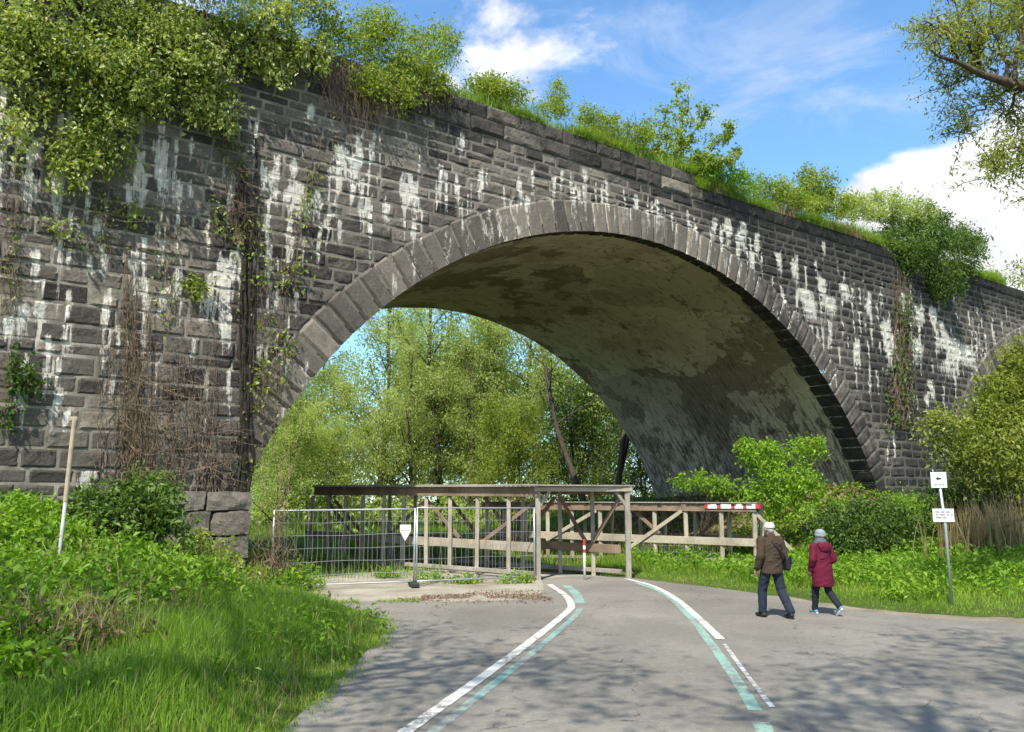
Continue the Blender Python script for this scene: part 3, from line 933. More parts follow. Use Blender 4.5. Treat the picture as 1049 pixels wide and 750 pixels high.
def ws(name, mat, build, parent):
    g = G(); build(g)
    if name in ('post', 'rail', 'brace', 'sill', 'fascia_board'):       # timber that has moved and warped a little
        for k in range(len(g.v)):
            v = g.v[k]; c = v.mean(0); a = rng.normal(size=3) * (.012 if name == 'post' else .006)
            ax = np.ptp(v, 0).argmax(); f = (v[:, ax] - c[ax]) / (np.ptp(v[:, ax]) + 1e-6); a[ax] = 0
            g.v[k] = v + (f[:, None] * a).astype(np.float32)
    return g.build(name, M[mat], parent)


left_px = [521, 490, 463, 439.5, 417, 397, 376, 359, 342, 326]
lt = [0.0] + [px_on_line(p, A1, d1)[1] for p in left_px]
for k, t in enumerate(lt):
    p = A1 + d1 * t - A1
    mat = 'wood_grey' if k == 0 else 'wood_pale'
    w = .15 if k == 0 else .12
    ws('post', mat, lambda g: beam(g, v3(p, -.1), v3(p, zroof(t) - (.10 if k == 0 else .33)), w, w), SH)
rt = [0.0, 1.25, 2.5, 4.0, 5.6, 7.4, 9.2, LEN1]
rB = B1 - A1
for k, t in enumerate(rt):
    p = rB + d1 * t
    ws('post', 'wood_grey' if k == 0 else 'wood_pale', lambda g: beam(g, v3(p, -.1), v3(p, zroof(t) - .10), .15 if k == 0 else .12, .15 if k == 0 else .12), SH)
E1 = d1 * LEN1
out1 = -n1_ if n1_ @ rB > 0 else n1_            # outward from the left side
# fascia, wall plates
ws('fascia_board', 'wood_brown', lambda g: beam(g, v3(out1 * .09 - d1 * .05, zroof(0) - .155), v3(E1 + out1 * .09 + d1 * .1, zroof(LEN1) - .155), .05, .30), SH)
ws('fascia_board', 'wood_brown', lambda g: beam(g, v3(rB - out1 * .09, zroof(0) - .12), v3(rB + E1 - out1 * .09, zroof(LEN1) - .12), .05, .22), SH)
fb = unit(rB)
fo = np.array([fb[1], -fb[0]])
ws('front_beam', 'wood_pale', lambda g: beam(g, v3(-fb * .12 + fo * .10, zroof(0) - .085), v3(rB + fb * .14 + fo * .10, zroof(0) - .085), .05, .13), SH)
# roof boards
g = G()
nb = 62
for k in range(nb):
    t0, t1 = LEN1 * k / nb - .12, LEN1 * (k + 1) / nb - .12
    tm = (t0 + t1) / 2; f = k / (nb - 1)
    jit = rng.normal(size=2) * .006
    skew = fo * .16 * (1 - f) ** 8
    beam(g, v3(d1 * tm + out1 * (.20 + jit[0]) + skew, zroof(tm) + .02), v3(rB + d1 * tm - out1 * (.20 + jit[1]) + skew, zroof(tm) + .02), (t1 - t0) - .008, .035, bev=0)
beam(g, v3(out1 * .235 - d1 * .2, zroof(0) + .012), v3(E1 + out1 * .235 + d1 * .02, zroof(LEN1) + .012), .045, .075)
g.build('roof', M['wood_grey'], SH)
g = G()
for f in np.linspace(.02, .98, 9):
    beam(g, v3(E1 * f, zroof(f * LEN1) - .06), v3(rB + E1 * f, zroof(f * LEN1) - .06), .08, .11)
g.build('rafter', M['wood_brown'], SH)
# guard rails and sill beams
ws('rail', 'wood_pale', lambda g: beam(g, v3(-out1 * .085, .86), v3(E1 - out1 * .085 + d1 * .8, .98), .05, .27), SH)
ws('rail', 'wood_brown', lambda g: beam(g, v3(rB + out1 * .085 + d1 * .2, .80), v3(rB + E1 + out1 * .085, .92), .05, .25), SH)
ws('sill', 'wood_grey', lambda g: beam(g, v3(out1 * .08, .16), v3(E1 + out1 * .08, .16), .1, .12), SH)
ws('sill', 'wood_grey', lambda g: beam(g, v3(rB - out1 * .08 + d1 * .3, .16), v3(rB + E1 - out1 * .08, .16), .1, .12), SH)
# braces
def brace(ta, tb, za, zb, off, origin=np.zeros(2), mat='wood_brown', par=SH):
    a = origin + d1 * ta + off; c = origin + d1 * tb + off
    ws('brace', mat, lambda g: beam(g, v3(a, za), v3(c, zb), .05, .12), par)


i_ = -out1 * .12
brace(.05, lt[2] - .1, 2.25, .95, i_)
brace(lt[4] + .15, lt[3] - .3, 2.25, 1.05, i_)
brace(lt[4] + .1, lt[6], 2.25, .95, i_)
brace(lt[9] + .3, lt[7] + .1, 2.25, .6, i_)
brace(lt[7], lt[9] - .2, 1.0, 2.2, i_)
j_ = out1 * .12
brace(.15, 1.15, 2.3, 1.0, j_, rB); brace(2.4, 1.4, 2.3, .95, j_, rB); brace(2.6, 3.9, 2.3, .95, j_, rB); brace(5.6, 4.2, 2.3, .95, j_, rB); brace(7.3, 5.8, 2.3, .95, j_, rB)
ws('knee_brace', 'wood_grey', lambda g: beam(g, v3(fb * .05 + fo * .03, 2.05), v3(fb * .36 + fo * .03, 2.48), .05, .09), SH)
ws('knee_brace', 'wood_grey', lambda g: beam(g, v3(rB - fb * .05 + fo * .03, 2.05), v3(rB - fb * .36 + fo * .03, 2.48), .05, .09), SH)

# second, lower shelter
R2 = np.array([8.25, 28.35]); d2 = np.array([-.90, .436]); d2 /= np.linalg.norm(d2)
b2 = np.array([-d2[1], d2[0]]); b2 = b2 if b2[1] > 0 else -b2
S2 = thing('timber_shelter', 'lower flat timber walkway shelter with a red and white striped board at its right end', 'shelter', (R2[0], R2[1], 0))
px2 = [732, 697, 666, 641, 612, 584, 560, 538, 518, 500]
t2 = [0.0] + [px_on_line(p, R2, d2)[1] for p in px2]
L2 = t2[-1] + .2
g2 = lambda q: tz(*(R2 + q))
for k, t in enumerate(t2):
    for side in (0, 1.35):
        p = d2 * t + b2 * side; gz = g2(p)
        ws('post', 'wood_pale', lambda g: beam(g, v3(p, gz - .1), v3(p, 1.98 + .006 * t), .14, .14), S2)
f2 = -b2
ws('fascia_board', 'wood_brown', lambda g: beam(g, v3(f2 * .10 - d2 * .1, 1.96), v3(d2 * L2 + f2 * .10, 2.03), .045, .27), S2)
ws('fascia_board', 'wood_brown', lambda g: beam(g, v3(b2 * 1.45 - d2 * .1, 1.96), v3(d2 * L2 + b2 * 1.45, 2.03), .045, .27), S2)
g = G(); nb = 60
for k in range(nb):
    tm = L2 * (k + .5) / nb - .15; jit = rng.normal(size=2) * .02
    beam(g, v3(d2 * tm + f2 * (.2 + jit[0]), 2.135 + .004 * tm), v3(d2 * tm + b2 * (1.55 + jit[1]), 2.135 + .004 * tm), L2 / nb - .008, .035, bev=0)
g.build('roof', M['wood_grey'], S2)
ws('rail', 'wood_pale', lambda g: beam(g, v3(f2 * .09 - d2 * .02, .80), v3(d2 * L2 + f2 * .09, .98), .05, .26), S2)
ws('rail', 'wood_brown', lambda g: beam(g, v3(b2 * 1.44 - d2 * .02, .85), v3(d2 * L2 + b2 * 1.44, .98), .05, .26), S2)
ws('sill', 'wood_grey', lambda g: beam(g, v3(f2 * .11, .22), v3(d2 * L2 + f2 * .11, .12), .1, .1), S2)
def br2(ta, tb, za, zb, off, mat='wood_pale'):
    ws('brace', mat, lambda g: beam(g, v3(d2 * ta + off, za), v3(d2 * tb + off, zb), .05, .13), S2)


br2(t2[2] + .1, t2[4] - .05, 1.85, .55, f2 * .15)
br2(t2[4] - .1, t2[3] - .25, 1.9, .95, b2 * .1, 'wood_brown')
br2(t2[5] + .1, t2[7], 1.85, .75, f2 * .15)
br2(t2[7] + .2, t2[8], 1.85, .85, b2 * .1, 'wood_brown')
br2(t2[1] + .1, t2[2] - .1, 1.85, .9, b2 * 1.3, 'wood_brown')
ws('brace', 'wood_pale', lambda g: beam(g, v3(-d2 * .05, 1.80), v3(-d2 * 1.15 + b2 * .25, .55), .06, .12), S2)
# red and white striped warning board along the last bay, with a return at the end
g = G(); rw = t2[1] + .52
seq = [.14, .32, .12, .30, .12, .38, .14, .34, .12]
x = 0.0; tot = sum(seq); cols = 0
pos = -.22
for k, L in enumerate(seq):
    Lm = L / tot * (rw + .22)
    beam(g, v3(d2 * pos + f2 * .145, 2.01), v3(d2 * (pos + Lm) + f2 * .145, 2.01), .03, .155, mat=0 if k % 2 == 0 else 1, bev=.004)
    pos += Lm
beam(g, v3(-d2 * .235 + f2 * .11, 2.01), v3(-d2 * .235 + b2 * .35, 2.01), .03, .155, mat=0, bev=.004)
g.build('striped_board', [M['red_paint'], M['white_plastic']], S2)
# wire infill under the rail
g = G()
for t in np.arange(t2[1] + .06, t2[4], .085):
    p = d2 * t + f2 * .06; tube(g, [v3(p, .15), v3(p, .70)], .0035, 4, cap=False)
for zz in (.2, .42, .64):
    tube(g, [v3(d2 * (t2[1] + .05) + f2 * .06, zz), v3(d2 * t2[4] + f2 * .06, zz)], .0035, 4, cap=False)
g.build('wire_infill', M['wire'], S2)

# ------------------------------------------------------------------ site fence
def fence_panel(label, p0, p1, z0, z1, h, foot, bow=0.0):
    t = thing('fence_panel', label, 'fence', (p0[0], p0[1], 0), 0, 'mesh fence panels closing off the arch')
    e = np.asarray(p1) - np.asarray(p0); L = np.linalg.norm(e); u = e / L; nn = np.array([-u[1], u[0]])
    def P(a, z): return np.array([u[0] * a * L + nn[0] * bow * math.sin(math.pi * a), u[1] * a * L + nn[1] * bow * math.sin(math.pi * a), z0 + (z1 - z0) * a + z])
    g = G()
    for a in (0, 1): tube(g, [P(a, -.02), P(a, h + .02)], .023, 8)
    for zz in (.12, h): tube(g, [P(a, zz) for a in np.linspace(0, 1, 9)], .019, 8)
    g.build('frame', M['galvanised'], t, smooth=True)
    g = G()
    n = int(L / .115)
    for k in range(1, n):
        a = k / n; j = rng.normal() * .010; tube(g, [P(a + j * .3, .12), P(a + j * .6, h * .3), P(a + j, h * .55), P(a, h)], .0042, 4, cap=False)
    for zz in np.arange(.36, h - .05, .32):
        tube(g, [P(a, zz + .012 * math.sin(a * 9 + zz * 5)) for a in np.linspace(0, 1, 12)], .0046, 4, cap=False)
    g.build('wire_mesh', M['wire'], t)
    if foot:
        for a in foot:
            g = G(); c = P(a, .045); box(g, c, (.62, .2, .12), np.array([[nn[0], -u[0], 0], [nn[1], -u[1], 0], [0, 0, 1]]), bev=.025)
            g.build('foot', M['rubber'], t)
    return t


FP0 = at(277.5, 600, 20.6)[:2]; FP1 = at(425, 600, 21.6)[:2]; FP2 = at(547.5, 590, 23.55)[:2]
fence_panel('wire mesh fence panel on the left, reaching from the stone pier to the middle post', FP0, FP1 - [.03, .01], -.02, .02, 1.95, (0, 1), .05)
fence_panel('wire mesh fence panel on the right, in front of the shelter posts', FP1 + [.03, .01], FP2, .02, 0.0, 1.98, (), -.06)
# notice hung on the left panel
uF = unit(FP1 - FP0)
NT = thing('notice', 'small white notice above a white triangular plate hung on the fence', 'sign', v3(FP1 - uF * .28 + np.array([uF[1], -uF[0]]) * .03, 0), math.atan2(uF[1], uF[0]))
g = G(); box(g, (0, 0, 1.50), (.28, .012, .13), bev=.004); g.build('plate', M['sign_white'], NT)
g = G()
tv = [(-.15, 1.42), (.15, 1.42), (0, 1.16)]
g.add([[a, y, c] for y in (-.006, .006) for a, c in tv], [[0, 3, 4, 1], [1, 4, 5, 2], [2, 5, 3, 0]], [[0, 1, 2], [5, 4, 3]])
g.build('triangular_plate', M['sign_white'], NT)

# bollard in the entrance
bx, by = gp(599, 594)
BO = thing('bollard', 'thin white bollard with a red top beside the shelter entrance', 'bollard', (bx, by, 0))
g = G(); tube(g, [(0, 0, -.05), (0, 0, .94)], .036, 12); g.build('pole', M['white_plastic'], BO, smooth=True)
g = G(); tube(g, [(0, 0, .94), (0, 0, 1.09), (0, 0, 1.105)], [.038, .038, .025], 12); g.build('top', M['red_paint'], BO)
g = G(); tube(g, [(0, 0, .74), (0, 0, .84)], .0372, 12); g.build('band', M['red_paint'], BO)

# leaning pole among the brambles
pb = at(59, 584, 12.3); pt = at(76.5, 428, 12.6); zb_ = tz(pb[0], pb[1])
PO = thing('leaning_pole', 'pale rusty metal pole leaning to the right among the brambles on the left bank', 'pole', (pb[0], pb[1], 0))
o3 = np.array([pb[0], pb[1], 0.0])
q2 = pt - o3; qb = pb - o3; q1 = qb + (q2 - qb) * .45; q0 = qb - (q2 - qb) * max(.1, (pb[2] - zb_ + .2) / (pt[2] - pb[2]))
g = G(); tube(g, [q0, q1], .026, 10); g.build('lower_tube', M['pole_grey'], PO, smooth=True)
g = G(); tube(g, [q1 - (q2 - q1) * .03, q2], .033, 10); box(g, q2 + np.array([-.01, 0, -.02]), (.12, .05, .07), bev=.01); g.build('upper_sleeve', M['pole_beige'], PO)

# sign post on the right verge
sx, sy = 9.15, 17.6; sz = tz(sx, sy)
SP = thing('sign_post', 'grey metal post on the right verge with a square mint sign above a white notice', 'sign', (sx, sy, 0), R(-24))
g = G(); tube(g, [(0, 0, sz - .3), (.005, 0, 1.6), (-.05, 0, 2.74)], .031, 10); g.build('post', M['galvanised'], SP, smooth=True)
zt = 2.60
pl = ws('square_plate', 'sign_mint', lambda g: box(g, (-.05, -.045, zt), (.30, .008, .33), bev=.003), SP)
# black arrow-shaped mark
g = G()
mk = [(-.06, .02), (-.005, .062), (-.005, .038), (.05, .038), (.05, .002), (-.005, .002), (-.005, -.022)]
k = len(mk); vv = [[a - .05, y, c + zt + .01] for y in (-.0535, -.0495) for a, c in mk]
g.add(vv, [[i, (i + 1) % k, k + (i + 1) % k, k + i] for i in range(k)], [[0, 1, 2], [0, 2, 6], [6, 2, 5]])
g.add(vv, [[2, 3, 4, 5]])
o = g.build('arrow', M['sign_black'], pl)
g = G()
for a, c, w in ((-.11, -.10, .07), (-.03, -.10, .05), (.03, -.10, .05)): box(g, (a - .0, -.051, c + zt), (w, .004, .022))
g.build('lettering', M['sign_grey'], pl)
pl2 = ws('notice_plate', 'sign_white', lambda g: box(g, (-.02, -.045, 1.86), (.40, .008, .27), bev=.003), SP)
g = G()
for zr, ws_ in ((1.93, (.09, .06, .08)), (1.87, (.06, .10, .05, .05)), (1.81, (.11, .07))):
    a = -.17
    for w in ws_: box(g, (a + w / 2, -.051, zr), (w, .004, .026)); a += w + .025
g.build('lettering', M['sign_grey'], pl2)
for zz in (zt - .1, zt + .1, 1.86):
    xx = -.045 if zz > 2 else 0
    g = G(); tube(g, [(xx, -.012, zz - .02), (xx, -.012, zz + .02)], .036, 10); g.build('clamp', M['galvanised'], SP)

# ------------------------------------------------------------------ people
def solid(name, build, mat, parent, vox=.012, smooth=4):
    g = G(); build(g); o = g.build(name, M[mat], None)
    o.parent = None
    m = o.modifiers.new('r', 'REMESH'); m.mode = 'VOXEL'; m.voxel_size = vox; m.use_smooth_shade = True
    if smooth:
        s_ = o.modifiers.new('s', 'SMOOTH'); s_.iterations = smooth; s_.factor = .5
    dg = bpy.context.evaluated_depsgraph_get()
    me = bpy.data.meshes.new_from_object(o.evaluated_get(dg)); old = o.data
    o.modifiers.clear(); o.data = me; me.name = name
    if not me.materials: me.materials.append(M[mat])
    bpy.data.meshes.remove(old)
    if name in ('jacket', 'coat', 'trousers', 'scarf', 'knit_hat'):      # creases in the cloth
        k = len(me.vertices); c = np.empty(k * 3, np.float32); nn = np.empty(k * 3, np.float32)
        me.vertices.foreach_get('co', c); me.vertices.foreach_get('normal', nn); c = c.reshape(-1, 3); nn = nn.reshape(-1, 3)
        f = np.abs(fbm(c[:, 0] * 5 + c[:, 2] * 3, c[:, 1] * 5, c[:, 2] * 9 - c[:, 0] * 5, 3) - .5) * 2
        me.vertices.foreach_set('co', (c + nn * ((.35 - f) * .020)[:, None]).astype(np.float32).ravel()); me.update()
    for p in me.polygons: p.use_smooth = True
    o.parent = parent
    return o


def limb(g, pts, rad, n=10):
    p = np.array(pts, float); t = np.linspace(0, len(p) - 1, n * (len(p) - 1) + 1)
    i = np.minimum(t.astype(int), len(p) - 2); f = (t - i)[:, None]
    q = p[i] * (1 - f) + p[i + 1] * f
    r = np.interp(t, np.arange(len(rad)), rad)
    tube(g, q, r, 14)
    ball(g, p[0], rad[0]); ball(g, p[-1], rad[-1])
    for k in range(1, len(p) - 1): ball(g, p[k], rad[k] * 1.0)


def hand(g, w, d, side, sc=1.0):
    """relaxed hand: palm, four unequal curled fingers, thumb from the side of the palm"""
    w = np.array(w, float); d = unit(np.array(d, float)); a = unit(np.cross(d, [side * 1.0, .25, 0])); b = np.cross(d, a)   # b: across the palm
    if b[1] < 0: b = -b                            # index finger to the front
    inn = np.array([-side, 0, 0.0])
    for k in np.linspace(-.03, .03, 4):
        limb(g, [w, w + d * .045 * sc + b * k * .8 * sc, w + d * .09 * sc + b * k * sc], [.017 * sc, .017 * sc, .014 * sc], 4)
    for k, L in ((.033, .072), (.011, .08), (-.011, .074), (-.032, .058)):
        p0 = w + d * .085 * sc + b * k * sc
        limb(g, [p0, p0 + d * L * .5 * sc + inn * .006, p0 + d * L * .82 * sc + inn * .026 * sc, p0 + d * L * .95 * sc + inn * .045 * sc], [.0095 * sc, .009 * sc, .0085 * sc, .007 * sc], 4)
    p0 = w + d * .025 * sc + b * .03 * sc
    limb(g, [p0, p0 + d * .03 * sc + b * .022 * sc + inn * .012, p0 + d * .062 * sc + b * .026 * sc + inn * .024], [.013 * sc, .011 * sc, .008 * sc], 4)


def head(g, c, sc=1.0):
    c = np.array(c, float)
    ball(g, c + [0, -.01 * sc, .025 * sc], (.077 * sc, .094 * sc, .092 * sc), rings=14, sides=20)
    ball(g, c + [0, .028 * sc, -.055 * sc], (.058 * sc, .065 * sc, .062 * sc), rings=12, sides=16)
    limb(g, [c + [0, .085 * sc, .015 * sc], c + [0, .108 * sc, -.022 * sc]], [.009 * sc, .015 * sc], 4)      # nose
    for s_ in (-1, 1):
        ball(g, c + np.array([s_ * .079, -.005, -.005]) * sc, (.012 * sc, .024 * sc, .034 * sc))              # ears
        ball(g, c + np.array([s_ * .032, .075, .028]) * sc, (.02 * sc, .012 * sc, .008 * sc))                 # brows
    ball(g, c + np.array([0, .086, -.062]) * sc, (.024 * sc, .010 * sc, .007 * sc)); ball(g, c + np.array([0, .084, -.076]) * sc, (.021 * sc, .010 * sc, .007 * sc))


def eyes(c, par, sc=1.0):
    for s_ in (-1, 1):
        g = G(); ball(g, np.array(c) + np.array([s_ * .032, .078, .008]) * sc, .0115 * sc); g.build('eye', M['eye_dark'], par, smooth=True)


# the man: walking away, slightly to the left
mx, my = gp(793, 633)
MAN = thing('person', 'man in a cream cap, dark brown jacket and navy jeans walking away on the road', 'person', (mx, my, .012), R(20))
MS = 1.0
hipz, shz = .90, 1.42
mleg = [[(-.10, 0, .90), (-.12, .15, .49), (-.13, .16, .085)], [(.10, 0, .90), (.145, -.06, .49), (.17, -.27, .105)]]
marm = [[(-.20, 0, 1.405), (-.275, -.05, 1.13), (-.285, .05, .885)], [(.20, 0, 1.405), (.275, -.03, 1.13), (.255, .08, .92)]]
mh = (0, .025, 1.615)


def man_body(g):
    loft(g, [(0, 0, .84, .15, .10), (0, 0, .95, .165, .115), (0, 0, 1.1, .155, .11), (0, 0, 1.28, .175, .115), (0, -.005, 1.40, .165, .10), (0, -.005, 1.46, .09, .07)])
    limb(g, [(0, -.005, 1.42), (0, .005, 1.56)], [.06, .055])
    head(g, mh)
    for a in marm: limb(g, a, [.055, .043, .03])
    for a in mleg: limb(g, a, [.085, .06, .042])
    for k in (0, 1): hand(g, marm[k][2], np.array(marm[k][2]) - np.array(marm[k][1]), -1 if k == 0 else 1)
    for k in (0, 1):
        f = np.array(mleg[k][2]); limb(g, [f, f + [0, .05, -.045], f + [0, .10, -.05]], [.03, .026, .02])


mbody = solid('body', man_body, 'skin', MAN, .007, 2)
eyes(mh, mbody)


def man_hair(g):
    ball(g, (0, .005, 1.615), (.082, .094, .075), rings=14, sides=20); ball(g, (0, -.045, 1.585), (.066, .052, .06))


solid('hair', man_hair, 'hair_grey', MAN, .007, 2)


def man_cap(g):
    loft(g, [(0, 0, 1.635, .090, .108), (0, 0, 1.665, .092, .110), (0, 0, 1.70, .086, .102), (0, 0, 1.728, .066, .078), (0, 0, 1.742, .03, .036)], sides=24)
    for k in np.linspace(-1, 1, 7): limb(g, [(k * .07, .085 - abs(k) * .02, 1.652), (k * .06, .175 - k * k * .045, 1.632)], [.012, .009], 4)


solid('cap', man_cap, 'cap_cream', MAN, .007, 3)


def man_jacket(g):
    loft(g, [(0, 0, .795, .212, .158), (0, 0, .83, .218, .160), (.004, .0, .95, .212, .155), (-.004, 0, 1.08, .208, .15), (0, -.005, 1.22, .222, .152), (0, -.01, 1.34, .225, .14), (0, -.01, 1.42, .185, .115), (0, -.01, 1.475, .11, .09), (0, -.005, 1.53, .078, .078)], sides=32)
    for k, a in enumerate(marm): limb(g, [a[0], a[1], np.array(a[2]) + (np.array(a[1]) - a[2]) * .06], [.088, .074, .058])
    rr = np.random.default_rng(4)                      # folds
    for _ in range(16):
        z_ = rr.uniform(.86, 1.36); a0 = rr.uniform(math.pi, 2 * math.pi); w_ = rr.uniform(.3, .8); dz = rr.normal() * .06
        pts = [(.213 * math.cos(a), .152 * math.sin(a) - .003, z_ + dz * (a - a0)) for a in np.linspace(a0, a0 + w_, 6)]
        tube(g, pts, [.002, .009, .012, .012, .008, .002], 6)
    for k, a in enumerate(marm):
        for f in (.72, .85, 1.0, 1.15, 1.3):
            p = np.array(a[0]) + (np.array(a[1]) - a[0]) * f if f <= 1 else np.array(a[1]) + (np.array(a[2]) - a[1]) * (f - 1) * 1.6
            ball(g, p + [0, 0, 0], (.082 - .01 * f, .082 - .01 * f, .014))


solid('jacket', man_jacket, 'jacket_brown', MAN, .009, 3)


def man_trousers(g):
    loft(g, [(0, 0, .80, .175, .125), (0, 0, .88, .182, .13), (0, 0, .98, .178, .125)])
    for a in mleg:
        b_ = np.array(a[2]); limb(g, [a[0], a[1], b_ + [0, .0, .03]], [.106, .084, .074])
        k_ = np.array(a[1])
        for f in (.0, .08, .8, .9): p = k_ + (b_ - k_) * f; ball(g, p, (.086 - f * .008, .086 - f * .008, .016))


solid('trousers', man_trousers, 'jeans_navy', MAN, .009, 2)


def shoe_b(g, f, toe, L=.17):
    f = np.array(f); toe = unit(np.array(toe, float))
    limb(g, [f + [0, 0, .0], f - toe * .04 + [0, 0, -.05]], [.05, .044], 5)
    limb(g, [f - toe * .05 + [0, 0, -.048], f + toe * .08 + [0, 0, -.05], f + toe * L + [0, 0, -.055]], [.038, .042, .032], 6)


for k, toe in ((0, (-.05, 1, 0)), (1, (.1, 1, -.12))):
    solid('shoe', lambda g: shoe_b(g, mleg[k][2], toe), 'shoe_black', MAN, .008, 2)

# his shoulder bag hangs at the right hip
BG = thing('shoulder_bag', 'black shoulder bag hanging at the right hip of the man in brown', 'bag', (mx, my, .012), R(20))
g = G(); box(g, (.275, -.06, .98), (.10, .24, .26), bev=.03); g.build('pouch', M['bag_black'], BG)
g = G(); box(g, (.331, -.06, 1.03), (.014, .22, .15), bev=.005); g.build('flap', M['bag_black'], BG)
g = G()
sp = [(-.075, .10, 1.47), (-.105, .0, 1.512), (-.09, -.095, 1.44), (-.03, -.158, 1.34), (.06, -.175, 1.24), (.15, -.165, 1.16), (.225, -.115, 1.10), (.265, -.07, 1.07)]
for a, c in zip(sp[:-1], sp[1:]): beam(g, a, c, .03, .008, bev=0, up=(0, -1, .3))
g.build('strap', M['bag_black'], BG)

# the woman
wx, wy = gp(845, 630)
WOM = thing('person', 'woman in a maroon hooded coat and grey knit hat walking away along the road edge', 'person', (wx, wy, .012), R(18))
wleg = [[(-.085, 0, .82), (-.09, .12, .45), (-.085, .17, .085)], [(.085, 0, .82), (.10, -.02, .44), (.115, -.28, .16)]]
warm = [[(-.165, 0, 1.27), (-.235, -.04, 1.03), (-.215, .06, .83)], [(.165, 0, 1.27), (.245, -.05, 1.03), (.17, .10, .92)]]
wh = (0, .03, 1.465)


def wom_body(g):
    loft(g, [(0, 0, .76, .15, .11), (0, 0, .86, .16, .115), (0, 0, 1.0, .13, .10), (0, 0, 1.16, .145, .105), (0, 0, 1.26, .14, .09), (0, 0, 1.32, .08, .065)])
    limb(g, [(0, 0, 1.28), (0, .01, 1.41)], [.05, .048]); head(g, wh, .94)
    for a in warm: limb(g, a, [.048, .038, .026])
    for a in wleg: limb(g, a, [.08, .055, .038])
    for k in (0, 1): hand(g, warm[k][2], np.array(warm[k][2]) - np.array(warm[k][1]), -1 if k == 0 else 1, .92)
    f = np.array(wleg[0][2]); limb(g, [f, f + [0, .06, -.045], f + [0, .14, -.055]], [.036, .034, .027])
    f = np.array(wleg[1][2]); limb(g, [f, f + [0, .035, -.07], f + [0, .10, -.115]], [.036, .034, .027])


wbody = solid('body', wom_body, 'skin', WOM, .007, 2)
eyes(wh, wbody, .94)


def wom_hair(g): ball(g, (0, .0, 1.455), (.078, .085, .085), rings=14, sides=20)


solid('hair', wom_hair, 'hair_grey', WOM, .007, 2)


def wom_hat(g):
    loft(g, [(0, -.004, 1.47, .088, .100), (0, -.004, 1.50, .093, .106), (0, -.008, 1.545, .088, .100), (0, -.014, 1.58, .066, .076), (0, -.018, 1.60, .03, .035)], sides=24)
    loft(g, [(0, -.002, 1.463, .096, .108), (0, -.002, 1.505, .098, .110)], sides=24)


solid('knit_hat', wom_hat, 'beanie_grey', WOM, .007, 2)


def wom_scarf(g):
    for z_, r_ in ((1.335, .094), (1.365, .09), (1.395, .082)):
        tube(g, [((r_) * math.cos(a), (r_) * math.sin(a) + .005, z_ + .012 * math.sin(2 * a)) for a in np.linspace(0, 2 * math.pi, 20)], .03, 10)


solid('scarf', wom_scarf, 'scarf_grey', WOM, .008, 2)


def wom_coat(g):
    loft(g, [(0, .0, .52, .205, .165), (0, 0, .55, .212, .17), (.003, 0, .68, .208, .168), (0, 0, .84, .198, .16), (0, 0, .98, .182, .148), (0, 0, 1.1, .182, .142), (0, -.005, 1.21, .182, .13), (0, -.008, 1.29, .15, .105), (0, -.008, 1.345, .085, .08)], sides=32)
    for a in warm: limb(g, [a[0], a[1], np.array(a[2]) + (np.array(a[1]) - a[2]) * .1], [.076, .066, .054])
    # hood lying on the back
    loft(g, [(0, -.105, 1.16, .05, .03), (0, -.12, 1.20, .11, .05), (0, -.115, 1.27, .14, .065), (0, -.085, 1.325, .13, .075), (0, -.06, 1.355, .10, .06)], sides=20)
    rr = np.random.default_rng(9)
    for _ in range(14):
        z_ = rr.uniform(.62, 1.1); a0 = rr.uniform(math.pi, 2 * math.pi); w_ = rr.uniform(.2, .6); dz = rr.normal() * .14
        pts = [(.199 * math.cos(a), .158 * math.sin(a), z_ + dz * (a - a0)) for a in np.linspace(a0, a0 + w_, 6)]
        tube(g, pts, [.002, .009, .012, .012, .008, .002], 6)


solid('coat', wom_coat, 'coat_maroon', WOM, .009, 3)


def wom_trousers(g):
    for a in wleg: limb(g, [a[0], a[1], np.array(a[2]) + [0, 0, .02]], [.092, .072, .055])


solid('trousers', wom_trousers, 'trouser_dark', WOM, .009, 2)
for k in (0, 1):
    f = np.array(wleg[k][2])
    if k == 0:
        up = [(0, -.04, -.045), (0, .06, -.045), (0, .145, -.055)]; so_ = [(0, -.055, -.07), (0, .05, -.073), (0, .155, -.073)]
    else:
        up = [(0, -.045, -.01), (0, .03, -.075), (0, .085, -.135)]; so_ = [(0, -.065, -.03), (0, .01, -.095), (0, .075, -.152)]
    sh = solid('shoe', lambda g: (limb(g, [f + [0, 0, -.01]] + [f + u for u in up], [.04, .037, .039, .028], 5)), 'shoe_blue', WOM, .007, 2)
    so_b = solid('sole', lambda g: limb(g, [f + u for u in so_], [.026, .030, .022], 6), 'sole_white', sh, .006, 1)
for k in (0, 1):
    a = warm[k]
    solid('glove', lambda g: hand(g, np.array(a[2]) + [0, 0, .01], np.array(a[2]) - np.array(a[1]), -1 if k == 0 else 1, 1.0), 'glove_dark', WOM, .006, 1)

# ------------------------------------------------------------------ vegetation on the viaduct
LF = {k: M[k] for k in M}


def wb(px, py, off):
    s, z_ = wall_px(px, py, off); return wl(s, off, z_)


def wlobes(items, off, base):
    """ellipsoids given by image positions on a plane of the viaduct: (px, py, rpx, rpy, off)"""
    out = []
    for px, py, rx, ry, o in items:
        p = wb(px, py, o); dep = p[1]; m = dep / F_PX
        out.append((*(p - base), rx * m, .42 * (rx + ry) / 2 * m, ry * m))
    return out


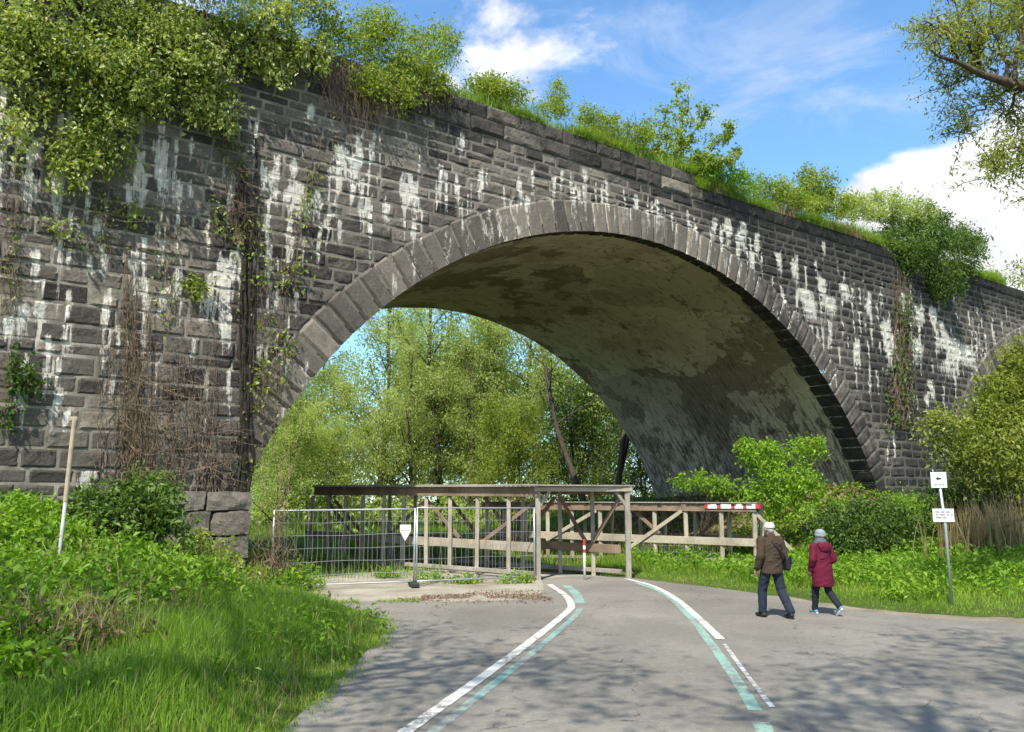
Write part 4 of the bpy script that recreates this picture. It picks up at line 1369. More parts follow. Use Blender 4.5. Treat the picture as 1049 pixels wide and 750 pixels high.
# the curtain of ivy over the upper left
cl = [(20, 20, 60, 45, -.5), (70, 60, 70, 40, -.7), (110, 20, 70, 40, -.5), (90, 112, 44, 32, -.7), (72, 148, 30, 18, -.5), (130, 90, 45, 40, -.7), (170, 35, 60, 45, -.6), (200, 75, 45, 30, -.6),
      (235, 25, 50, 36, -.5), (280, 20, 48, 34, -.4), (300, 50, 34, 26, -.5), (10, 70, 30, 24, -.4), (108, 136, 24, 20, -.5), (215, 92, 24, 14, -.4), (330, 10, 36, 26, -.2), (35, 108, 30, 16, -.4),
      (140, 60, 60, 30, -.9), (40, 40, 50, 26, -.9), (250, 60, 32, 16, -.6), (60, -30, 90, 40, -.3), (180, -30, 90, 40, -.3), (280, -25, 60, 34, -.2)]
cl = [(a, b_, c_, d_, o_ * .6) for a, b_, c_, d_, o_ in cl]
b0 = wl(-16.5, .3, 12.5)
bush('hanging_ivy', 'dense yellow-green climber hanging over the upper left of the stone wall', 'climber', b0, wlobes(cl, 0, b0), 700, 44, .105, LF['leaf_ivy'],
     spread=.20, droop=.5, aspect=.6, stems=120, seed=1, shell=.9, stem_mat=M['dry_stem'], tone=(.1, .9), sprays=26)

IV = bpy.data.objects['hanging_ivy']
rg = np.random.default_rng(55); g, lg = G(), G()
b0 = wl(-16.5, .3, 12.5)
for px, py, n, wpx, lo, hi in ((20, 110, 12, 24, .6, 2.0), (75, 160, 16, 26, .4, 1.3), (112, 148, 12, 22, .4, 1.4), (165, 80, 20, 26, .6, 2.2), (205, 100, 16, 20, .5, 1.8), (235, 110, 10, 14, .5, 1.6), (285, 60, 12, 22, .4, 1.2), (320, 45, 14, 20, .4, 1.6), (100, 70, 26, 60, .6, 1.8), (230, 40, 26, 60, .5, 1.5)):
    for _ in range(n):
        p = wb(px + rg.normal() * wpx * .6, py + rg.normal() * 7, -.15 - rg.random() * .45) - b0
        L = rg.uniform(lo, hi) * .7; q = p + np.array([rg.normal() * .2, rg.normal() * .08, -L]); pts = wob(p, q, 9, .14, rg)
        tube(g, pts, np.linspace(.010, .004, 9), 3, cap=False)
        cc, ki = clusters(pts[:-1], 7, [.10, .06, .10], rg); keep = rg.random(len(cc)) < .75
        leaves(lg, cc[keep], .12, np.clip(rg.normal(rg.uniform(.2, .9), .15, keep.sum()), 0, 1), .9, .6, rg)
g.build('tendrils', M['dry_stem'], IV); lg.build('trailing_leaves', M['leaf_ivy'], IV)

# bush with a beard of dry stems, left of the crown
b0 = wb(415, 75, .4)
t = bush('overhanging_bush', 'bright green bush with a beard of dry stems on the parapet beside the ivy', 'bush', b0,
         wlobes([(395, 55, 34, 40, .1), (430, 60, 30, 34, .2), (440, 85, 24, 18, -.1), (375, 85, 26, 20, -.2), (410, 95, 26, 16, -.2), (385, 25, 26, 22, .3), (455, 50, 12, 26, .4), (345, 45, 26, 30, .2)], 0, b0),
         520, 28, .115, LF['leaf_spring'], spread=.18, droop=.2, aspect=.4, stems=60, seed=2, stem_mat=M['dry_stem'], sprays=26)


def dry_beard(parent, b0, items, seed, leaf=None):
    rg = np.random.default_rng(seed); g = G()
    for px, py, n, wpx, lo, hi in items:
        for _ in range(n):
            p = wb(px + rg.normal() * wpx * .45, py + rg.normal() * 5, -.08 - rg.random() * .30) - b0
            L = rg.uniform(lo, hi); q = p + np.array([rg.normal() * .18, rg.normal() * .08, -L])
            tube(g, wob(p, q, 7, .16, rg), np.linspace(.009, .004, 7), 3, cap=False)
    return g.build('dry_stems', M['dry_stem'], parent)


dry_beard(t, b0, [(375, 88, 120, 40, .5, 1.7), (420, 85, 100, 40, .4, 1.3), (345, 65, 90, 26, .6, 1.8), (455, 95, 40, 20, .3, .9)], 3)

PARA = [  # name, label, category, lobes, n, per, leaf, mat, sprays
    ('small_bush', 'small yellow-green bush on the parapet just right of the bearded bush', [(505, 92, 16, 12, .5), (525, 98, 14, 9, .5), (490, 88, 10, 8, .5)], 60, 22, .09, 'leaf_spring', 8),
    ('small_bush', 'thin sprig of green shoots rising above the parapet over the ring crown', [(572, 98, 5, 16, .6), (565, 112, 14, 8, .6)], 34, 18, .08, 'leaf_spring', 8),
    ('small_bush', 'low green bush left of the parapet sapling', [(612, 128, 18, 12, .6), (640, 140, 20, 11, .6), (600, 118, 9, 8, .6)], 70, 22, .09, 'leaf_spring', 10),
    ('small_bush', 'bright green bush at the parapet step, right below the sapling', [(735, 180, 22, 14, .3), (760, 190, 18, 10, .4), (718, 172, 14, 12, .2)], 90, 22, .10, 'leaf_bright', 10),
    ('small_bush', 'mid green bush on the parapet between the step and the upright bush', [(790, 198, 22, 13, .5), (812, 206, 16, 10, .5)], 80, 22, .10, 'leaf_spring', 9),
    ('small_bush', 'upright bright green bush on the parapet in front of the cloud', [(836, 192, 16, 20, .7), (850, 208, 20, 15, .5), (830, 212, 16, 10, .4)], 110, 22, .11, 'leaf_spring', 9),
    ('small_bush', 'feathery pale green bush on the parapet behind the dry grass', [(905, 212, 28, 16, 1.2), (930, 216, 24, 14, 1.4), (880, 215, 18, 12, 1.0)], 110, 22, .11, 'leaf_willow', 16),
]
for k, (nm, lb, it, n, per, lf, mt, spn) in enumerate(PARA):
    b0 = wb(it[0][0], it[0][1] + it[0][3], it[0][4])
    it = [(a, c_, d_ * 1.35, e_ * 1.1, o_ * .7) for a, c_, d_, e_, o_ in it]
    bush(nm, lb, 'bush', b0, wlobes(it, 0, b0), int(n * 2.0), per + 6, lf * 1.25, LF[mt], spread=.16, droop=0, aspect=.42, stems=16, seed=20 + k, sprays=spn, tone=(.25, .95))

b0 = wb(960, 290, .3)
bush('overhanging_bush', 'dark green bush spilling over the parapet near the second arch', 'bush', b0,
     wlobes([(935, 245, 40, 26, .2), (975, 262, 34, 28, .1), (965, 290, 24, 20, -.4), (930, 262, 30, 16, -.2), (985, 245, 22, 16, .5), (950, 225, 26, 14, .8), (905, 250, 18, 14, .3)], 0, b0),
     800, 28, .16, LF['leaf_dark'], spread=.22, droop=.2, aspect=.4, stems=40, seed=40, sprays=34, tone=(.15, 1))

# the sapling on the parapet
sb = wl(2.2, .75, 15.0)
SAP = thing('sapling', 'leafy young tree growing on the parapet above the arch crown', 'tree', sb, 0)
rg = np.random.default_rng(61); g, lg = G(), G()
for p1, r in (((.7, .1, 4.1), .04), ((1.7, .3, 3.2), .03), ((2.6, 0, 2.3), .028), ((-.7, .2, 2.7), .024), ((-1.3, .2, 1.8), .02), ((2.9, .1, 1.4), .02), ((.2, .2, 3.3), .03)):
    tr = wob((0, 0, -.2), p1, 10, .22, rg); tube(g, tr, np.linspace(r, .008, 10), 6)
    for j in range(2, 10):
        for _ in range(3):
            d_ = unit(rg.normal(size=3) * [1, .8, .4] + [.1, 0, .5]); tp = wob(tr[j], tr[j] + d_ * rg.uniform(.35, .95) * (1.2 - j / 14), 5, .08, rg)
            tube(g, tp, np.linspace(.010, .004, 5), 3, cap=False)
            cc, ki = clusters(tp[1:], 9, .10, rg); leaves(lg, cc, .135, np.clip(rg.normal(.55, .22, len(cc)), 0, 1), .3, .62, rg)
for p0, p1 in (((-1.3, .1, 0), (-1.5, .1, 2.2)), ((-1.3, .1, .3), (-2.4, .1, 1.9)), ((-.7, .2, 0), (-1.3, .2, 3.3)), ((1.1, .1, 2.6), (1.3, .1, 4.1))):
    tube(g, wob(p0, p1, 9, .25, rg), np.linspace(.028, .006, 9), 5)
g.build('trunk', M['bark'], SAP); lg.build('crown', M['leaf_spring'], SAP)

# grasses along the parapet
def blades(g, pos, h, w, tone, rg, lean=.35, seg=2):
    n = len(pos); pos = np.asarray(pos, float)
    h = np.broadcast_to(np.asarray(h, float), (n,)) * rg.uniform(.55, 1.25, n)
    an = rg.uniform(0, 2 * math.pi, n); ln = np.abs(rg.normal(size=n)) * lean
    d = np.stack([np.cos(an), np.sin(an), np.zeros(n)], 1); sd = np.stack([-d[:, 1], d[:, 0], d[:, 2]], 1)
    yaw = rg.uniform(0, math.pi, n); sd = np.stack([np.cos(yaw), np.sin(yaw), 0 * yaw], 1)
    rows = []
    for k in range(seg + 1):
        f = k / seg
        c = pos + np.array([0, 0, 1.0]) * (h * f * (1 - .25 * ln * f))[:, None] + d * (h * ln * f ** 2)[:, None]
        ww = (w * (1 - f) ** .7 * .5 * np.ones(n))[:, None]
        rows += [c - sd * ww, c + sd * ww] if k < seg else [c]
    v = np.stack(rows, 1).reshape(-1, 3); m = 2 * seg + 1; i = np.arange(n)[:, None] * m
    q = np.concatenate([i + np.array([[2 * k, 2 * k + 1, 2 * k + 3, 2 * k + 2]]) for k in range(seg - 1)]) if seg > 1 else None
    t = i + np.array([[2 * seg - 2, 2 * seg - 1, 2 * seg]])
    g.add(v, q, t, tone=np.repeat(np.broadcast_to(tone, (n,)), m))


rg = np.random.default_rng(70)
n = 26000
s_ = rg.uniform(-9.5, 30, n); of = rg.uniform(.02, .9, n)
hh = .30 + .75 * vnoise(s_ * .8, 0, 3); zt_ = np.where(s_ < S_STEP, Z_TOP, Z_TOP2) - .05
P = np.stack([O[0] + D[0] * s_ + NI[0] * of, O[1] + D[1] * s_ + NI[1] * of, zt_], 1)
g = G(); blades(g, P, hh, .025, np.clip(rg.normal(.55, .25, n), 0, 1), rg, .4)
tag(g.build('parapet_grass', M['grass_light']), kind='stuff')
rg = np.random.default_rng(72); n = 15000
s_ = rg.uniform(-8, 30, n); k = vnoise(s_ * .7, 0, 8) > .38; s_ = s_[k]; n = len(s_)
zt_ = np.where(s_ < S_STEP, Z_TOP, Z_TOP2) - .03; of = rg.uniform(-.10, .12, n)
P = np.stack([O[0] + D[0] * s_ + NI[0] * of, O[1] + D[1] * s_ + NI[1] * of, zt_], 1)
g = G(); blades(g, P, .35 + .35 * vnoise(s_ * 1.1, 3, 3), .022, np.clip(rg.normal(.45, .25, n), 0, 1), rg, 1.2, 3)
tag(g.build('parapet_fringe', M['grass_light']), kind='stuff')
rg = np.random.default_rng(71); n = 5200
cx_ = np.array([12.8, 13.6, 9.2, 5.0, -2.0, 15.5]); s_ = rg.choice(cx_, n, p=[.3, .3, .15, .1, .05, .1]) + rg.normal(size=n) * .55
of = rg.uniform(-.12, .7, n); zt_ = np.where(s_ < S_STEP, Z_TOP, Z_TOP2) - .02
P = np.stack([O[0] + D[0] * s_ + NI[0] * of, O[1] + D[1] * s_ + NI[1] * of, zt_], 1)
g = G(); blades(g, P, .6, .02, rg.random(n), rg, .7, 3)
tag(g.build('dry_parapet_grass', M['grass_dry']), kind='stuff')

# ------------------------------------------------------------------ climbers on the wall face
def climber(name, label, paths, mats, seed, r=.012, jit=10, leafy=0, leaf=.1, leaf_mat_='leaf_ivy', offr=(.05, .16), nseg=26, twig=0, lt=(.2, .8)):
    rg = np.random.default_rng(seed)
    b0 = wb(paths[0][0], paths[0][1], 0); b0 = np.array([b0[0], b0[1], b0[2]])
    t = thing(name, label, 'climber', b0); g = G(); lg = G()
    for x0, y0, x1, y1, n in paths:
        for _ in range(n):
            xa, xb = x0 + rg.normal() * jit, x1 + rg.normal() * jit
            ya = y0 + rg.uniform(0, .35) * (y1 - y0) * (n > 1); yb = y1
            k = nseg; f = np.linspace(0, 1, k); w = np.cumsum(rg.normal(size=k)) * jit * .25; w -= f * w[-1] * .5
            pts = np.array([wb(xa + (xb - xa) * a + c, ya + (yb - ya) * a, -rg.uniform(*offr)) for a, c in zip(f, w)]) - b0
            tube(g, pts, np.linspace(r * .55, r, k) * rg.uniform(.5, 1.2), 4 if r < .03 else 7, cap=False)
            for _t in range(twig):
                j = rg.integers(2, k - 2); d_ = np.array([rg.normal() * .5, -abs(rg.normal()) * .12, rg.uniform(-.6, .2)])
                tube(g, wob(pts[j], pts[j] + d_, 6, .10, rg), np.linspace(.006, .003, 6), 3, cap=False)
            if leafy:
                j = rg.integers(0, k, leafy); cc = pts[j] + rg.normal(size=(leafy, 3)) * [.16, .05, .16] + [0, -.03, 0]
                keep = vnoise(cc[:, 0] * 1.5, cc[:, 2] * 1.5, seed) > .42
                leaves(lg, cc[keep], leaf, np.clip(rg.normal(sum(lt) / 2, .2, keep.sum()), 0, 1), .5, .65, rg)
    g.build('stem', mats, t)
    if lg.n: lg.build('foliage', M[leaf_mat_], t)
    return t


climber('dry_climber', 'tangle of leafless brown stems climbing the left wall above the brambles', [(130, 235, 140, 500, 34), (150, 300, 150, 505, 20), (175, 330, 178, 500, 13), (205, 380, 200, 500, 8), (125, 380, 128, 500, 14), (190, 300, 188, 505, 9), (220, 330, 216, 510, 8), (110, 300, 112, 500, 6), (232, 420, 228, 510, 7)], M['dry_stem'], 81, .010, 6, twig=3)
climber('dry_climber', 'sparse hanging brown tendrils below the ivy at the left picture edge', [(15, 150, 10, 320, 8), (105, 170, 118, 260, 8), (170, 190, 172, 330, 7), (235, 110, 243, 250, 24)], M['dry_stem'], 82, .008, 7, twig=3, leafy=14, leaf=.09)
climber('climbing_stem', 'thick black climber stem running up the wall left of the arch ring', [(257, 55, 248, 592, 2), (253, 60, 250, 590, 2), (260, 60, 247, 585, 2), (250, 250, 245, 590, 2)], M['bark_dark'], 83, .055, 3.2, leafy=60, leaf=.08, offr=(.06, .12), nseg=40, twig=22, lt=(.1, .5))
climber('leafy_climber', 'thin leafy climber on the wall between the black stem and the arch ring', [(328, 110, 292, 300, 4), (300, 240, 285, 400, 4), (262, 180, 265, 420, 5), (285, 170, 278, 470, 2)], M['dry_stem'], 84, .010, 5, leafy=60, leaf=.11, twig=3)
climber('leafy_climber', 'leafy sprigs rooted in the joints of the left wall', [(196, 285, 205, 300, 5), (200, 230, 210, 260, 3), (50, 215, 60, 245, 3), (130, 205, 140, 225, 3), (215, 200, 225, 250, 3)], M['dry_stem'], 85, .007, 7, leafy=46, leaf=.11, nseg=8)
climber('dry_climber', 'brown dry climber on the dark pier between the two arches', [(922, 240, 925, 420, 16), (930, 300, 928, 440, 10), (915, 370, 920, 440, 8)], M['dry_stem'], 86, .014, 5, twig=4, leafy=40, leaf=.13, leaf_mat_='leaf_dark')
climber('dark_ivy', 'dark green ivy patch on the wall at the left picture edge', [(2, 345, 6, 430, 6), (12, 370, 30, 395, 4)], M['dry_stem'], 87, .008, 6, leafy=90, leaf=.11, leaf_mat_='leaf_dark')

# ------------------------------------------------------------------ bushes on the ground
def gbush(name, label, px, py, y, items, n, per, leaf, mat, seed, **kw):
    """items: (px, py, rpx, rpy, dy) at distance y"""
    m = y / F_PX; c = at(px, py, y); b0 = np.array([c[0], c[1], tz(c[0], c[1]) - .02])
    lob = []
    for a, b_, rx, ry, dy in items:
        p = at(a, b_, y + dy); lob.append((*(p - b0), rx * m, .7 * (rx + ry) / 2 * m + .1, ry * m))
    kw.setdefault('spread', .13); kw.setdefault('stems', 22)
    return bush(name, label, kw.pop('cat', 'bush'), b0, lob, n, per, leaf, LF[mat], seed=seed, **kw)


# right side, in front of and under the arch
gbush('arching_shrub', 'bright green shrub with arching sprays inside the right side of the arch', 795, 520, 31.5,
      [(778, 468, 20, 13, 0), (815, 463, 28, 9, .3), (802, 490, 34, 18, 0), (785, 508, 34, 14, -.2), (822, 500, 20, 22, .3), (832, 458, 14, 7, .4), (765, 462, 8, 10, 0), (800, 525, 32, 16, -.3)],
      300, 24, .13, 'leaf_bright', 101, sprays=46, tone=(.35, 1), spread=.15)
gbush('low_shrub', 'low bright green shrub on the leaf-strewn slope behind the lower shelter', 718, 505, 35.5,
      [(712, 494, 24, 6, 0), (738, 500, 14, 9, -.3)], 70, 20, .12, 'leaf_bright', 102, sprays=8, tone=(.3, 1), spread=.15)
gbush('low_shrub', 'green shrub filling the gap behind the striped board', 745, 560, 30.8,
      [(757, 558, 16, 18, 0), (778, 560, 16, 24, -.3), (738, 564, 14, 10, .3)], 90, 22, .12, 'leaf_spring', 103, sprays=8, spread=.16)
gbush('dark_bush', 'wide dark green rounded bush between the woman and the arch pier', 885, 570, 28.0,
      [(862, 540, 26, 24, 0), (892, 535, 36, 22, .3), (922, 546, 22, 20, .3), (875, 556, 40, 18, -.4), (925, 560, 24, 18, 0)],
      420, 28, .12, 'leaf_dark', 104, tone=(.1, .8), sprays=14, spread=.17, stems=30)
gbush('large_bush', 'large yellow-green bush on the right in front of the second arch', 1030, 540, 27.0,
      [(1010, 430, 36, 26, .5), (1040, 412, 30, 30, .6), (985, 452, 32, 22, 0), (1030, 465, 44, 34, 0), (1066, 396, 36, 40, .8), (1045, 386, 24, 22, .7), (1022, 402, 24, 18, .6), (1048, 366, 22, 14, .9), (1000, 480, 30, 22, .2), (1050, 490, 40, 34, 0), (965, 442, 22, 14, 0), (1095, 400, 36, 46, 1.5), (1090, 470, 40, 60, 1)],
      720, 26, .13, 'leaf_yellow', 105, sprays=60, tone=(.05, .8), spread=.22, stems=60, stem_r=.03)
gbush('dark_bush', 'shadowy bush behind the sign post at the foot of the pier', 975, 560, 30.0,
      [(972, 512, 26, 20, 0), (995, 520, 32, 28, 0), (965, 540, 32, 22, 0), (1020, 530, 40, 34, .4)], 240, 24, .13, 'leaf_dark', 106, tone=(0, .45), sprays=30, spread=.22, stems=80, stem_r=.02)
gbush('large_bush', 'bright green bush showing inside the second arch', 1075, 520, 53.0,
      [(1046, 385, 30, 26, 0), (1070, 365, 34, 30, .6), (1030, 410, 30, 24, 0), (1090, 400, 40, 60, .4), (1050, 450, 60, 50, 0)], 260, 24, .26, 'leaf_bright', 107, tone=(.05, .7), spread=.35)
# dry reeds at the right
c = at(1015, 560, 25.5); zc_ = tz(c[0], c[1])
RE_ = thing('dry_reeds', 'clump of dry straw-coloured reeds beside the large bush on the right', 'reeds', (c[0], c[1], zc_))
rg = np.random.default_rng(110); n = 900
pp = np.stack([rg.normal(0, .75, n), rg.normal(0, .4, n), np.zeros(n) - .1], 1)
g = G(); blades(g, pp, 1.75, .03, rg.random(n), rg, .22, 3); g.build('stalks', M['grass_dry'], RE_)

# left bank: shrubs at the foot of the wall
gbush('ivy_bush', 'dark leafy shrub on the left bank at the foot of the dry climber', 125, 560, 15.6,
      [(120, 525, 50, 26, .6), (160, 535, 40, 22, .6), (90, 540, 46, 24, .2), (150, 505, 30, 18, .9)], 230, 24, .12, 'leaf_dark', 120, tone=(.2, .95), sprays=12, spread=.15)
gbush('bramble_bush', 'bright green bramble mound at the left picture edge below the wall', 15, 580, 13.2,
      [(10, 535, 44, 26, .6), (50, 560, 50, 26, .3), (0, 580, 56, 34, 0), (60, 600, 50, 26, -.3)], 330, 24, .10, 'leaf_bright', 121, tone=(.2, 1), sprays=18)
gbush('bramble_bush', 'bright green bramble mound in the middle of the left bank', 135, 610, 13.4,
      [(120, 590, 56, 30, .3), (180, 605, 50, 28, .3), (80, 620, 54, 28, 0), (150, 630, 50, 24, -.3), (215, 625, 40, 20, .2)], 420, 24, .10, 'leaf_bright', 122, tone=(.2, 1), sprays=24)
gbush('bramble_bush', 'low bramble mound fading into dry stalks at the lower left', 45, 650, 11.2,
      [(20, 640, 60, 26, .2), (80, 650, 60, 22, 0), (0, 670, 50, 22, -.2), (120, 660, 40, 16, 0)], 330, 24, .09, 'leaf_bright', 123, tone=(.1, .9), sprays=16)
gbush('nettle_patch', 'leafy nettles in front of the squared base stones of the left pier', 230, 605, 17.2,
      [(215, 590, 30, 22, .3), (245, 598, 24, 16, .3), (200, 570, 20, 22, .8), (225, 560, 8, 14, 1.0)], 150, 22, .10, 'leaf_spring', 124, tone=(.15, .9), sprays=8, cat='nettles')
# dry stems by the fence post
b0 = at(284, 600, 20.3); b0 = np.array([b0[0], b0[1], tz(b0[0], b0[1])])
t = thing('dry_climber', 'bundle of twisted dry stems growing up the fence post beside the pier', 'climber', b0)
rg = np.random.default_rng(130); g = G()
for _ in range(60):
    p0 = np.array([rg.normal() * .15, rg.normal() * .1, -.1]); p1 = p0 + [rg.normal() * .22, rg.normal() * .12, rg.uniform(.6, 2.2)]
    tube(g, wob(p0, p1, 12, .34, rg), np.linspace(.013, .005, 12), 4, cap=False)
for _ in range(10):
    p0 = np.array([rg.normal() * .1, 0, rg.uniform(1.4, 2.2)]); tube(g, wob(p0, p0 + [rg.normal() * .1, 0, rg.uniform(1, 3.2)], 12, .3, rg), np.linspace(.009, .004, 12), 3, cap=False)
g.build('stem', M['dry_stem'], t)

# ------------------------------------------------------------------ grass, brambles, litter (nobody could count them)
def scatter(n, x0, x1, y0, y1, rg, ok):
    x, y = rg.uniform(x0, x1, n), rg.uniform(y0, y1, n); k = ok(x, y); x, y = x[k], y[k]
    return np.stack([x, y, terrain(x, y) - .02], 1)


def off_paved(x, y, m=.0):
    k = np.ones(len(x), bool)
    for p in (ROADD, SHD, PATHD): k &= ~inside(p, x, y)
    return k


def seen(x, y, m=1.06):
    return (y > 5.5) & (np.abs(x) < y * .626 * m + .6)


def bramble_zone(x, y):                  # upper part of the left bank
    return sstep(-4.0, -5.3, x + 1.6 * (vnoise(x * .9, y * .9, 4) - .5) + .07 * (y - 12))


rg = np.random.default_rng(140)
# near left grass
def ok_l(x, y):
    k = (x < -.8) & seen(x, y) & off_paved(x, y) & ~inside(DIRTD, x, y)
    s, o = so(x, y); k &= (o < -.3)
    return k & (rg.random(len(x)) > bramble_zone(x, y) * .85) & (rg.random(len(x)) < np.clip(11.5 / y, .3, 1))


P = scatter(330000, -15, -.8, 5.5, 23, rg, ok_l)
edge = np.minimum(pdist(ROADD, P[:, 0], P[:, 1]), pdist(DIRTD, P[:, 0], P[:, 1]))
hh = (.08 + .27 * sstep(.0, 1.5, edge)) * (.65 + .7 * vnoise(P[:, 0] * 1.1, P[:, 1] * 1.1, 2))
tn = np.clip(.25 + .5 * (vnoise(P[:, 0] * .7, P[:, 1] * .7, 7)) + rg.normal(size=len(P)) * .16, 0, 1)
g = G(); blades(g, P, hh, .009 + .0006 * P[:, 1], tn, rg, .38, 3)
tag(g.build('left_verge_grass', M['grass_green']), kind='stuff')
g = G(); rk = np.random.default_rng(141)
Q = P[rk.random(len(P)) < .035]; blades(g, Q, .40, .009, rk.random(len(Q)), rk, .6, 3)
tag(g.build('dry_verge_stalks', M['grass_dry']), kind='stuff')
g = G(); Q = P[(rk.random(len(P)) < .05) & (vnoise(P[:, 0] * 1.3, P[:, 1] * 1.3, 12) > .52)]
cc, ki = clusters(Q + [0, 0, .12], 6, [.09, .09, .08], rk); leaves(g, cc, .085, np.clip(rk.normal(.45, .2, len(cc)), 0, 1), -.4, .4, rk)
tag(g.build('verge_weeds', M['leaf_bright']), kind='stuff')
xe = np.repeat(ROADD[(ROADD[:, 0] < -1.9) & (ROADD[:, 1] > 5.5) & (ROADD[:, 1] < 18.5)], 90, 0)
xe = xe + rk.normal(size=xe.shape) * [.13, .12] + [-.04, 0]
xe = xe[vnoise(xe[:, 0] * 2.2, xe[:, 1] * 2.2, 5) > .38]
g = G(); blades(g, np.stack([xe[:, 0], xe[:, 1], np.full(len(xe), -.01)], 1), .10, .012, rk.random(len(xe)), rk, .9, 2)
tag(g.build('rim_grass', M['grass_light']), kind='stuff')
# right verge and banks
def ok_r(x, y):
    k = (x > 2.4) & seen(x, y) & off_paved(x, y)
    s, o = so(x, y); k &= (o < 2.0) & (s < 26) & ~((o > -2.2) & (s > 3.5) & (s < 14.5) & (rg.random(len(x)) < .8))
    return k & (rg.random(len(x)) < np.clip(15 / y, .2, 1))


P = scatter(330000, 2.4, 26, 13, 44, rg, ok_r)
edge = np.minimum(pdist(ROADD, P[:, 0], P[:, 1]), pdist(SHD, P[:, 0], P[:, 1]))
hh = (.05 + .24 * sstep(.3, 3.2, edge)) * (.6 + .8 * vnoise(P[:, 0] * .8, P[:, 1] * .8, 2))
tn = np.clip(.25 + .5 * (vnoise(P[:, 0] * .6, P[:, 1] * .6, 9)) + rg.normal(size=len(P)) * .18, 0, 1)
g = G(); blades(g, P, hh, .008 + .0006 * P[:, 1], tn, rg, .5, 2)
tag(g.build('right_verge_grass', M['grass_light']), kind='stuff')
# meadow inside and behind the arch
def ok_b(x, y):
    s, o = so(x, y); return (np.abs(x) < y * .66) & ((o > .5) & (np.abs(s) < 14.4) & ((s < 4.5) | (rg.random(len(x)) < .2)) | (o > 15)) & off_paved(x, y) & (x < .6 * y) & (rg.random(len(x)) < np.clip(25 / y, .2, 1))


P = scatter(90000, -30, 30, 24, 75, rg, ok_b)
g = G(); blades(g, P, .45, .035, np.clip(rg.normal(.5, .25, len(P)), 0, 1), rg, .5, 2)
tag(g.build('meadow_grass', M['grass_light']), kind='stuff')
# weeds: broad leaves on the right bank
def weeds(n, x0, x1, y0, y1, ok, h, leaf, mat, per, name, seed, tone=(.5, .22)):
    rg2 = np.random.default_rng(seed)
    P = scatter(n, x0, x1, y0, y1, rg2, ok)
    hs = h * (.3 + 1.1 * vnoise(P[:, 0] * .9, P[:, 1] * .9, seed)); c = P + np.stack([0 * hs, 0 * hs, hs * rg2.uniform(.3, 1, len(P))], 1)
    cc, ki = clusters(c, per, [.12, .12, .09], rg2)
    g = G(); leaves(g, cc, leaf, np.clip((tone[0] + rg2.normal(size=len(P)) * tone[1])[ki] + rg2.normal(size=len(cc)) * .12, 0, 1), .1, .55, rg2)
    return tag(g.build(name, M[mat]), kind='stuff')


def w_r(x, y):
    s, o = so(x, y); e = np.minimum(pdist(ROADD, x, y), pdist(SHD, x, y))
    return (x > 4) & seen(x, y) & off_paved(x, y) & (o < 1.0) & (s < 24) & (e > 1.0 + 1.6 * vnoise(x * .6, y * .6, 2))


weeds(9000, 4, 24, 15, 40, w_r, .42, .11, 'leaf_bright', 9, 'right_bank_weeds', 150)
def w_l(x, y):
    s, o = so(x, y); return seen(x, y) & off_paved(x, y) & (x < -3) & (o < -.15) & (bramble_zone(x, y) > .5) & (y > 8)


weeds(11000, -15, -3, 8, 22, w_l, .5, .10, 'leaf_bright', 11, 'bramble_ground_cover', 151)
def w_s(x, y):
    s, o = so(x, y); return (o > -1.5) & (o < 13) & (s > 5.5) & (s < 14.5)


weeds(650, 4, 20, 28, 48, w_s, .3, .12, 'leaf_spring', 8, 'slope_ground_cover', 152)
def w_u(x, y):
    s, o = so(x, y); return (o > 22) & (x < .26 * y) & (x > -.4 * y) & (rg.random(len(x)) < 1)


weeds(5200, -34, 22, 48, 84, w_u, 2.3, .22, 'leaf_pale', 12, 'undergrowth', 153)
# dry litter on that slope, in the dirt and on the bank
rg = np.random.default_rng(160); g = G()
P = scatter(16000, 3, 18, 27, 46, rg, lambda x, y: (lambda s, o: (o > -2.4) & (o < 12) & (s > 3.5) & (s < 14.4))(*so(x, y)))
leaves(g, P + [0, 0, .10], .22, np.clip(rg.normal(.6, .25, len(P)), 0, 1), 0, .5, rg)
x_, y_ = rg.uniform(-2.6, .9, 3600), 19.25 + rg.normal(size=3600) * .55
k = (y_ < 21.6) & (vnoise(x_ * 1.3, y_ * 1.6, 3) > .35)
leaves(g, np.stack([x_[k], y_[k], np.full(k.sum(), .010)], 1), .045, .4 + .6 * rg.random(k.sum()), .0, .6, rg)
P = scatter(4200, -13, -3, 8, 15, rg, lambda x, y: (x < -3) & seen(x, y) & (np.abs(bramble_zone(x, y) - .5) < .42) & (vnoise(x * .8, y * .8, 6) > .5))
leaves(g, P + [0, 0, .15], .14, np.clip(rg.normal(.75, .2, len(P)), 0, 1), .1, .25, rg)
tag(g.build('dead_leaf_litter', M['leaf_litter']), kind='stuff')
g = G(); rg = np.random.default_rng(165)
P = scatter(9000, -13, -3, 8, 16, rg, lambda x, y: (x < -3) & seen(x, y) & off_paved(x, y) & (np.abs(bramble_zone(x, y) - .5) < .45) & (vnoise(x * .7, y * .7, 6) > .55))
blades(g, P, .5, .012, rg.random(len(P)), rg, .9, 3)
tag(g.build('dry_bank_stalks', M['grass_dry']), kind='stuff')
g = G(); lg = G(); rg = np.random.default_rng(166)
